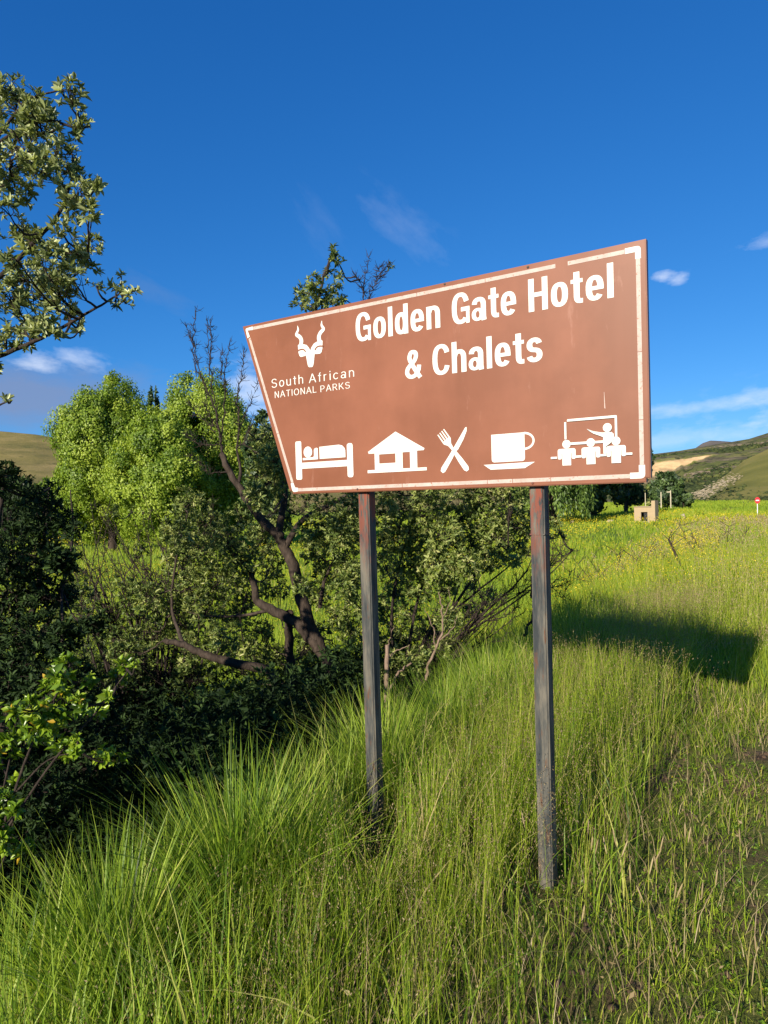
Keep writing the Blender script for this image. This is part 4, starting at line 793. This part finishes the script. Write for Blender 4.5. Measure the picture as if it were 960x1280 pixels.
def band_sel(f):
    def s_(p): a_, b_ = pxof(p); return f(a_, b_)
    return s_
gb = Geo(); p, s = scatter_on(vc, 2600, band_sel(lambda a_, b_: (a_ > 850) & (a_ < 1100) & (b_ < 600 - (a_ - 860) * .28) & (b_ > 563 - (a_ - 860) * .12)), .3, 1.7); k = fbm(p[:, 0], p[:, 2] * 3, .04, 4, 70) > .15; blobs(gb, p[k], s[k], .45, xs=2.4)
link('boulders', gb.mesh('boulders', M['boulder']), kind='stuff', label='pale boulders scattered over the upper cliff slope', category='boulders')
M['scrub'] = leafmat('scrub', [(0, (.02, .03, .012)), (.7, (.05, .065, .022)), (1, (.09, .10, .03))], .1, .8, .1)
gb = Geo(); p, s = scatter_on(vc, 9000, band_sel(lambda a_, b_: (a_ > 800) & (a_ < 1100) & (b_ > 566 - (a_ - 860) * .12)), .6, 3.2); k = fbm(p[:, 0], p[:, 1], .03, 3, 77) > -.2; blobs(gb, p[k], s[k], .8)
p, s = scatter_on(vo, 700, band_sel(lambda a_, b_: (a_ > 850) & (b_ > 608)), .4, 1.8); blobs(gb, p, s, .8)
link('hill_scrub', gb.mesh('hill_scrub', M['scrub']), kind='stuff', label='dark scrub bushes dotted over the hill slopes', category='scrub')
gb = Geo(); q = R.uniform(0, 1, 500); gx = 872 + q * 52 + R.normal(0, 5, 500); gy = 620 - q * 26 + R.normal(0, 2.2, 500); blobs(gb, V([P(a_, b_, 300 + 180 * c_ - 3) for a_, b_, c_ in zip(gx, gy, q)]), R.uniform(.15, .6, 500) , .3, xs=1.8)
link('gully_rocks', gb.mesh('gully_rocks', M['stone']), kind='stuff', label='pale rock slabs in the gully at the foot of the olive slope', category='rocks')

# ------------------------------------------------------------------ grass
def trim(p, h, lean, az):
    h = h.copy(); keep = R.uniform(0, 1, len(p)) < .05
    for f in (0, .5, 1.0):
        qp = p[:, :2] + np.stack([np.cos(az), np.sin(az)], 1) * (h * lean * f ** 1.8)[:, None]
        for (qx, qy) in ((-.085, 3.29), (.625, 2.83)):
            al = np.clip(qp[:, 1] / qy, 0, 1); off = np.abs(qp[:, 0] - qx * al) / np.maximum(al, .3)
            lim = np.where(qp[:, 1] < qy + .08, np.maximum(.035, (qy - qp[:, 1]) * .48), 9) / max(f, .5); w_ = .105 + .035 * np.sin(p[:, 0] * 90 + p[:, 1] * 70)
            h = np.where((off < w_) & (p[:, 1] > 1.2) & ~keep, np.minimum(h, lim), h)
    return h
def blades(g, p, h, wd, lean, az, tint, K=4, curve=1.8, face=None):
    h = trim(p, V(h) * np.ones(len(p)), V(lean) * np.ones(len(p)), az)
    N = len(p); t_ = np.linspace(0, 1, K + 1)[None, :]; h = V(h)[:, None]; lean = V(lean)[:, None]
    ld = np.stack([np.cos(az), np.sin(az), np.zeros(N)], 1); fa = az + math.pi / 2 + R.normal(0, .5, N) if face is None else face
    sd = np.stack([np.cos(fa), np.sin(fa), np.zeros(N)], 1)
    up = h * (t_ * np.sqrt(np.maximum(1 - .5 * (lean * t_) ** 2, .15))); out = h * lean * t_ ** curve
    c = p[:, None] + ld[:, None] * out[..., None]; c[..., 2] += up
    ww = (V(wd)[:, None] / 2) * np.maximum(1 - t_ ** 2.2, .04)
    v = np.stack([c - sd[:, None] * ww[..., None], c + sd[:, None] * ww[..., None]], 2).reshape(-1, 3)
    b = (np.arange(N) * (K + 1) * 2)[:, None] + (np.arange(K) * 2)[None]
    g.add(v, quads=np.stack([b, b + 1, b + 3, b + 2], -1).reshape(-1, 4), tint=np.repeat(np.clip(tint, 0, 1), (K + 1) * 2))
def onground(x, y, dz=-.01): return np.stack([x, y, zg(x, y) + dz], 1)
def from_s(s, a):      # bank coordinates -> x, y   (s left of the edge, a metres along it from abreast of the camera)
    return EX + s * -DY + (a - 3.4) * DX, EY + s * DX + (a - 3.4) * DY
def inview(x, y, mar=70):
    return (y > .9) & (np.abs(x / np.maximum(y, .1)) < (480 + mar) / FPX)
# big tussocks, each a thing
def tussock(x, y, label, N, h, wd, sprd, tint, leanx=0.0, leany=0.0):
    z = float(zg(x, y)); rt = thing('grass_tussock', label, 'grass tussock', (x, y, z), 'tussocks on the bank edge'); gg = Geo(); N = int(N * .72)
    az = R.uniform(0, 6.283, N); rr_ = sprd * R.uniform(0, 1, N) ** .6; px_, py_ = x + rr_ * np.cos(az), y + rr_ * np.sin(az)
    az2 = np.arctan2(np.sin(az) + leany, np.cos(az) + leanx) + R.normal(0, .5, N)
    blades(gg, onground(px_, py_, -.02), h * R.uniform(.4, 1.1, N), wd * R.uniform(.7, 1.9, N), np.clip(.15 + .75 * rr_ / sprd * R.uniform(.3, 1.2, N), .05, 1.15), az2, R.normal(tint + .1, .22, N), 7, 2.0)
    gg_o = link('blades', gg.mesh('blades', M['tussock']), rt, kind='stuff')
tussock(-.44, 2.88, 'arching grass tussock in front of the left sign post', 1100, .60, .0062, .16, .6, .05, -.05)
tussock(-.62, 2.75, 'dark green tussock left of the arching one', 1100, .72, .0055, .17, .38, -.1, .2)
tussock(-.95, 2.35, 'broad tussock in the bottom left corner', 1200, .60, .0058, .19, .45, -.2, .1)
tussock(-.05, 3.85, 'tussock just behind the left sign post', 1200, .66, .005, .17, .55, -.2, .15)
tussock(.33, 4.5, 'blue green fine tussock between the posts on the bank edge', 1500, .62, .004, .22, .30, -.3, .1)
tussock(.75, 5.3, 'pale tussock nearer the right post on the bank edge', 1200, .60, .004, .22, .5, -.2, 0)
# bank edge grass
g1 = Geo(); N = 6800
s = R.uniform(-.75, .5, N); a = 1.2 + 7.5 * R.uniform(0, 1, N) ** 1.3; x, y = from_s(s, a); k = inview(x, y); x, y, s = x[k], y[k], s[k]; N = len(x)
cl = fbm(x, y, 5.0, 3, 5); blades(g1, onground(x, y), R.uniform(.28, .62, N) * (1 + .25 * cl) * np.where(s > .2, .8, 1), R.uniform(.003, .0072, N), R.uniform(.1, .8, N), R.normal(2.5, 1.4, N), .5 + .15 * cl + R.normal(0, .22, N), 5)
link('bank_grass', g1.mesh('bank_grass', M['tussock']), kind='stuff', label='tall green grass along the top of the bank', category='grass')
# fine upright grass between the posts and to the right
g2 = Geo(); NC, NB = 1500, 38
def zone_xy(n, s0, s1, a1, pw):
    s_ = R.uniform(s0, s1, n); a_ = .9 + a1 * R.uniform(0, 1, n) ** pw; x_, y_ = from_s(s_, a_); return x_, y_, s_
x, y, s = zone_xy(NC, -1.45, -.1, 9.5, 1.25)
k = inview(x, y, 90) & ~(np.hypot(x - .74, y - 2.66) < .17) & (R.uniform(0, 1, NC) < (.12 + .88 * sst(-1.38, -.85, s - .5 * sst(4.5, 8, y))) * (.45 + .55 * sst(1.9, 2.9, y + .35 * s)))
x, y, s = x[k], y[k], s[k]; NC = len(x); ch = np.clip(R.normal(1, .22, NC), .5, 1.45) * (.55 + .45 * sst(1.8, 3.3, y + .2 * s)); ct = R.normal(.58, .13, NC); ca = R.normal(1.2, 1.6, NC); cl_ = R.uniform(0, .35, NC); cr_ = R.uniform(.015, .06, NC)
i = np.repeat(np.arange(NC), NB); N = len(i); az = R.uniform(0, 6.283, N); ro = R.uniform(0, 1, N) ** .7
bx_, by_ = x[i] + np.cos(az) * ro * cr_[i], y[i] + np.sin(az) * ro * cr_[i]
vx, vy = np.cos(az) * (.08 + .42 * ro * R.uniform(.2, 1.2, N)) + np.cos(ca)[i] * cl_[i], np.sin(az) * (.08 + .42 * ro * R.uniform(.2, 1.2, N)) + np.sin(ca)[i] * cl_[i]
dead = R.uniform(0, 1, N) < .05; vx = np.where(dead, vx * 2.2, vx); vy = np.where(dead, vy * 2.2, vy); tn = dead * .4 + ct[i] + R.normal(0, .19, N) + (R.uniform(0, 1, N) < .07) * .35
blades(g2, onground(bx_, by_), .46 * ch[i] * R.uniform(.45, 1.15, N), R.uniform(.0013, .0034, N) * (1 + .10 * by_) * (1 + dead), np.minimum(np.hypot(vx, vy), 1.3), np.arctan2(vy, vx), tn, 4, 1.6)
x, y, s = zone_xy(16000, -1.9, 0, 8, 1.3); k = inview(x, y); x, y = x[k], y[k]; N = len(x)
blades(g2, onground(x, y), R.uniform(.05, .22, N) * (.35 + .65 * sst(-1.5, -.9, s[k])), R.uniform(.0015, .0032, N) * (1 + .1 * y), R.uniform(.1, 1.1, N), R.uniform(0, 6.28, N), R.normal(.35, .25, N) + (R.uniform(0, 1, N) < .15) * .5, 3)
link('fine_grass', g2.mesh('fine_grass', M['grass']), kind='stuff', label='fine yellow green grass in loose clumps round the sign posts', category='grass')
# seed heads: thin stems with airy spikelets
g3 = Geo(); N = 3000
s = R.uniform(-1.45, -.55, N); a = 1.2 + 8.5 * R.uniform(0, 1, N) ** .9; x, y = from_s(s, a); k = inview(x, y); x, y = x[k], y[k]; N = len(x)
p = onground(x, y); h = R.uniform(.42, .68, N); az = R.normal(1.2, 1.2, N); le = R.uniform(.05, .6, N); gs = Geo(); blades(gs, p, h, R.uniform(.0012, .0018, N) * (1 + .1 * y), le, az, R.uniform(.4, .92, N), 4)
link('seed_stems', gs.mesh('seed_stems', M['grass']), kind='stuff', label='thin straight stems carrying the airy seed heads', category='grass')
n_ = 16; f = R.uniform(.72, 1.0, (N, n_)); c = p[:, None] + np.stack([np.cos(az)[:, None] * (h * le)[:, None] * f ** 1.8, np.sin(az)[:, None] * (h * le)[:, None] * f ** 1.8, h[:, None] * f], -1) + R.normal(0, 1, (N, n_, 3)) * (.018 * (1.25 - f))[..., None] * V([2.2, 2.2, 1])
c = c.reshape(-1, 3); card(g3, c, R.normal(0, .5, c.shape) + V([0, 0, 1]), R.normal(size=c.shape), R.uniform(.004, .009, len(c)) * (1 + .08 * c[:, 1]), R.uniform(.0016, .003, len(c)) * (1 + .08 * c[:, 1]), R.uniform(0, .8, len(c)))
link('seed_heads', g3.mesh('seed_heads', M['seed']), kind='stuff', label='airy brownish seed heads floating over the fine grass', category='seed heads')
gq = Geo(); N = 1500        # broad bent blades and weed stems mixed in
s = R.uniform(-1.5, .3, N); a = .9 + 6 * R.uniform(0, 1, N) ** 1.2; x, y = from_s(s, a); k = inview(x, y); x, y = x[k], y[k]; N = len(x)
blades(gq, onground(x, y), R.uniform(.15, .5, N), R.uniform(.005, .0095, N), R.uniform(.3, 1.2, N), R.uniform(0, 6.28, N), R.normal(.5, .2, N) + (R.uniform(0, 1, N) < .2) * .4, 6, 2.6)
link('broad_grass', gq.mesh('broad_grass', M['tussock']), kind='stuff', label='broad bent grass blades mixed into the finer grass', category='grass')
# spike-headed grass stems at the lower right, straw
g4 = Geo(); N = 46
x = R.normal(.92, .16, N); y = R.normal(2.55, .16, N); p = onground(x, y); h = R.uniform(.18, .36, N); az = R.normal(.6, .9, N); le = R.uniform(.05, .45, N)
blades(g4, p, h, np.full(N, .003), le, az, R.uniform(.55, .95, N), 5)
link('spike_stems', g4.mesh('spike_stems', M['grass']), kind='stuff', label='stiff green spike-headed stems low on the right of the right post', category='grass')
g4 = Geo()
for q in range(0, N, 2):
    tip = p[q] + V([math.cos(az[q]) * h[q] * le[q], math.sin(az[q]) * h[q] * le[q], h[q] * math.sqrt(1 - .5 * le[q] ** 2)]); d = unit(V([math.cos(az[q]) * le[q], math.sin(az[q]) * le[q], .8])); tube(g4, [tip - d * .05, tip - d * .03, tip, tip + d * .012], [.001, .0032, .0028, .0005], 5, R.uniform(.5, 1))
link('seed_spikes', g4.mesh('seed_spikes', M['seed']), kind='stuff', label='tan seed spikes on the stiff stems at lower right', category='seed heads')
# short cover on the right verge
g5 = Geo(); N = 150000
s = R.uniform(-4.6, -1.15, N); a = .9 + 11 * R.uniform(0, 1, N) ** 1.5; x, y = from_s(s, a); dens = fbm(x, y, 6.0, 4, 19)
k = inview(x, y) & (R.uniform(0, 1, N) < .5 + .9 * dens); x, y, s = x[k], y[k], s[k]; N = len(x); cl = fbm(x, y, 7.0, 3, 25)
far = sst(3.5, 7, y); blades(g5, onground(x, y), R.uniform(.02, .11, N) * (1 + .4 * cl) * (.7 + 2.0 * far), R.uniform(.0018, .004, N) * (1 + .10 * y), R.uniform(.1, 1.2, N), R.uniform(0, 6.28, N),   .5 + .2 * cl + R.normal(0, .2, N) + (R.uniform(0, 1, N) < .22) * .4, 3)
link('verge_grass', g5.mesh('verge_grass', M['grass']), kind='stuff', label='short patchy grass over bare soil on the right verge', category='grass')
g6 = Geo(); N = 15000
s = R.uniform(-3.6, -.9, N); a = .9 + 6 * R.uniform(0, 1, N) ** 1.4; x, y = from_s(s, a); k = inview(x, y) & (fbm(x, y, 5, 3, 44) > -.15); p = onground(x[k], y[k], .012); N = len(p)
rosettes(g6, p, unit(R.normal(0, .25, (N, 3)) + V([0, 0, 1])), 6, R.uniform(.007, .017, N), .5, R.uniform(.1, .85, N), (.7, 1.5))
link('ground_cover', g6.mesh('ground_cover', M['bright']), kind='stuff', label='small leafy weeds creeping over the verge soil', category='ground cover')
g7 = Geo(); N = 6500        # dry straw and soil crumbs
s = R.uniform(-3.6, .1, N); a = .9 + 6 * R.uniform(0, 1, N) ** 1.3; x, y = from_s(s, a); k = inview(x, y); p = onground(x[k], y[k], .02); N = len(p)
blades(g7, p, R.uniform(.03, .42, N) * sst(-3.2, -.5, bank(p[:, 0], p[:, 1])) + .03, R.uniform(.0012, .0036, N), R.uniform(.4, 1.25, N), R.uniform(0, 6.28, N), R.uniform(.2, 1, N), 3)
q = R.integers(0, N, 500); card(g7, p[q] + V([0, 0, .05]) * R.uniform(0, 3, (500, 1)), R.normal(size=(500, 3)), R.normal(size=(500, 3)), R.uniform(.012, .03, 500), R.uniform(.006, .014, 500), R.uniform(.3, .8, 500))
link('dry_litter', g7.mesh('dry_litter', M['seed']), kind='stuff', label='dry straw and curled dead leaves among the grass', category='litter')
gc = Geo(); N = 2600; s = R.uniform(-3.4, -.5, N); a = .9 + 4.5 * R.uniform(0, 1, N) ** 1.4; x, y = from_s(s, a); k = inview(x, y); blobs(gc, onground(x[k], y[k], 0), R.uniform(0, 1, k.sum()) ** 3 * .018 + .004, .6)
M['clod'] = plain('soil_clod', (.075, .05, .034), .95, .1, .5, 30); link('soil_clods', gc.mesh('soil_clods', M['clod']), kind='stuff', label='crumbs of dark soil on the right verge', category='soil')
# the meadow
g8 = Geo(); N = 120000
y = np.exp(R.uniform(math.log(5.5), math.log(95), N)); x = y * R.uniform(-.58, .58, N); s = bank(x, y); dens = fbm(x * 1.0, y * .6, .9, 4, 51)
k = ((s > .9) | (s < -.6) | (y > 9)) & (R.uniform(0, 1, N) < .8 + .4 * dens) & ~((s > .3) & (y < 9) & (x < -.9)); x, y, s = x[k], y[k], s[k]; N = len(x); cl = fbm(x, y, .5, 4, 55)
vergef = sst(4, -2, s) * sst(45, 15, y)
h = R.uniform(.25, .6, N) * (1 + .3 * cl) * (.75 + .5 * vergef) * np.where(y > 40, .8, 1) * (1 - .45 * sst(.2, -.6, s) * sst(11, 8, y)); wd = np.maximum(.004, y * .0011) * R.uniform(.6, 1.3, N)
blades(g8, onground(x, y), h, wd, R.uniform(.05, .5, N), R.normal(1.5, 1.5, N), .5 + .12 * cl + R.normal(0, .17, N) + vergef * .15 * (R.uniform(0, 1, N) < .5), 3, face=R.normal(0, .6, N))
link('meadow_grass', g8.mesh('meadow_grass', M['field']), kind='stuff', label='tall bright yellow green meadow grass behind the sign', category='grass')
g8 = Geo(); N = 60000
y = np.exp(R.uniform(math.log(80), math.log(430), N)); x = y * R.uniform(-.6, .6, N); cl = fbm(x, y * .4, .05, 4, 57)
blades(g8, onground(x, y), R.uniform(.4, .8, N), y * .0014 * R.uniform(.6, 1.4, N), R.uniform(.1, .6, N), R.normal(1.5, 1.5, N), .5 + .25 * cl + R.normal(0, .12, N), 2, face=R.normal(0, .6, N))
link('far_meadow_grass', g8.mesh('far_meadow_grass', M['field']), kind='stuff', label='far strip of bright meadow grass at the foot of the hills', category='grass')
g9 = Geo(); N = 55000
y = np.exp(R.uniform(math.log(9), math.log(110), N)); x = y * R.uniform(-.5, .58, N); k = (fbm(x, y * .5, .25, 3, 61) + .9 * sst(.1, .45, x / y) > .35) & (bank(x, y) > -3); x, y = x[k], y[k]; N = len(x)
p = onground(x, y); p[:, 2] += R.uniform(.35, .75, N); sz = np.maximum(.016, y * .0011) * R.uniform(.5, 1.3, N); card(g9, p, R.normal(size=(N, 3)) + V([0, 0, 1]), R.normal(size=(N, 3)) * .6 + V([0, -1, 0]), sz, sz * .8, R.uniform(0, 1, N))
N = 16000; y = np.exp(R.uniform(math.log(12), math.log(45), N)); x = y * R.uniform(.2, .47, N); k = fbm(x, y * .5, .35, 3, 91) > -.1; x, y = x[k], y[k]; N = len(x)
p = onground(x, y); p[:, 2] += R.uniform(.45, .95, N); sz = np.maximum(.02, y * .0014) * R.uniform(.5, 1.3, N); card(g9, p, R.normal(size=(N, 3)) + V([0, 0, 1]), R.normal(size=(N, 3)) * .6 + V([0, -1, 0]), sz, sz * .8, R.uniform(0, 1, N))
link('yellow_flowers', g9.mesh('yellow_flowers', M['flower']), kind='stuff', label='yellow wildflowers scattered across the meadow', category='flowers')
gv = Geo(); gw = Geo(); N = 6000
y = np.exp(R.uniform(math.log(6), math.log(60), N)); x = y * R.uniform(.28, .6, N); s = bank(x, y); k = (R.uniform(0, 1, N) < sst(5, -1, s)) & (fbm(x, y, .6, 3, 88) > -.2); x, y = x[k], y[k]; N = len(x); p = onground(x, y); h = R.uniform(.5, .95, N) * sst(4, 9, y); h = np.maximum(h, .3)
az = R.normal(.6, 1.2, N); le = R.uniform(.05, .4, N); blades(gv, p, h, np.maximum(.002, y * .0005), le, az, R.uniform(.6, 1, N), 3)
f = R.uniform(.75, 1, (N, 8)); c = p[:, None] + np.stack([np.cos(az)[:, None] * (h * le)[:, None] * f ** 1.8, np.sin(az)[:, None] * (h * le)[:, None] * f ** 1.8, h[:, None] * f * .97], -1) + R.normal(0, .02, (N, 8, 3)); c = c.reshape(-1, 3); card(gw, c, R.normal(0, .4, c.shape) + V([0, 0, 1]), R.normal(size=c.shape), np.maximum(.02, c[:, 1] * .0022), np.maximum(.005, c[:, 1] * .0007), R.uniform(.3, 1, len(c)))
link('tawny_grass', gv.mesh('tawny_grass', M['grass']), kind='stuff', label='tawny tall grass along the right edge of the meadow', category='grass'); link('tawny_seed_heads', gw.mesh('tawny_seed_heads', M['seed']), kind='stuff', label='straw coloured seed heads of the tawny grass at right', category='seed heads')
# dry stalks in the meadow
for q, (px, py, tp, dep, lb) in enumerate([(856, 726, 688, 13, 'thick dark dry stalk leaning left among the yellow flowers'), (800, 730, 690, 15, 'dry branched stalk left of the thick leaning stalk'), (770, 735, 700, 14, 'dry weed stalk nearest the right sign post'), (900, 715, 672, 16, 'dry brown weed clump by the right field edge'), (872, 700, 665, 18, 'tall thin dry stalk right of the thick leaning stalk')]):
    b = P(px, py, dep); z = float(zg(b[0], b[1])); rt = thing('dry_stalk', lb, 'dry weed', (b[0], b[1], z), 'dry weed stalks in the meadow'); gg = Geo(); tz = P(px, tp, dep)[2]
    for r_ in range(1 if q == 0 else 7):
        o_ = R.normal(0, .15, 2) * (q > 0); tip = V([b[0] + o_[0] * 3 - (.28 if q == 0 else 0), b[1] + o_[1], tz * (1 if r_ == 0 else 1) + R.normal(0, .12)]); p0 = V([b[0] + o_[0], b[1] + o_[1], z])
        pa = smooth_path([p0, (p0 + tip) / 2 + R.normal(0, .03, 3), tip], 4); rr_ = .035 if q == 0 else .009; tube(gg, pa, np.linspace(rr_, rr_ * .5, len(pa)), 5)
        for _ in range(7): s_ = pa[R.integers(2, len(pa))]; e_ = s_ + V([R.normal(0, .14), R.normal(0, .1), R.uniform(.08, .28)]); tube(gg, [s_, e_], [.006, .004], 4)
    link('stem', gg.mesh('stem', M['twig']), rt)
bpy.context.view_layer.update()
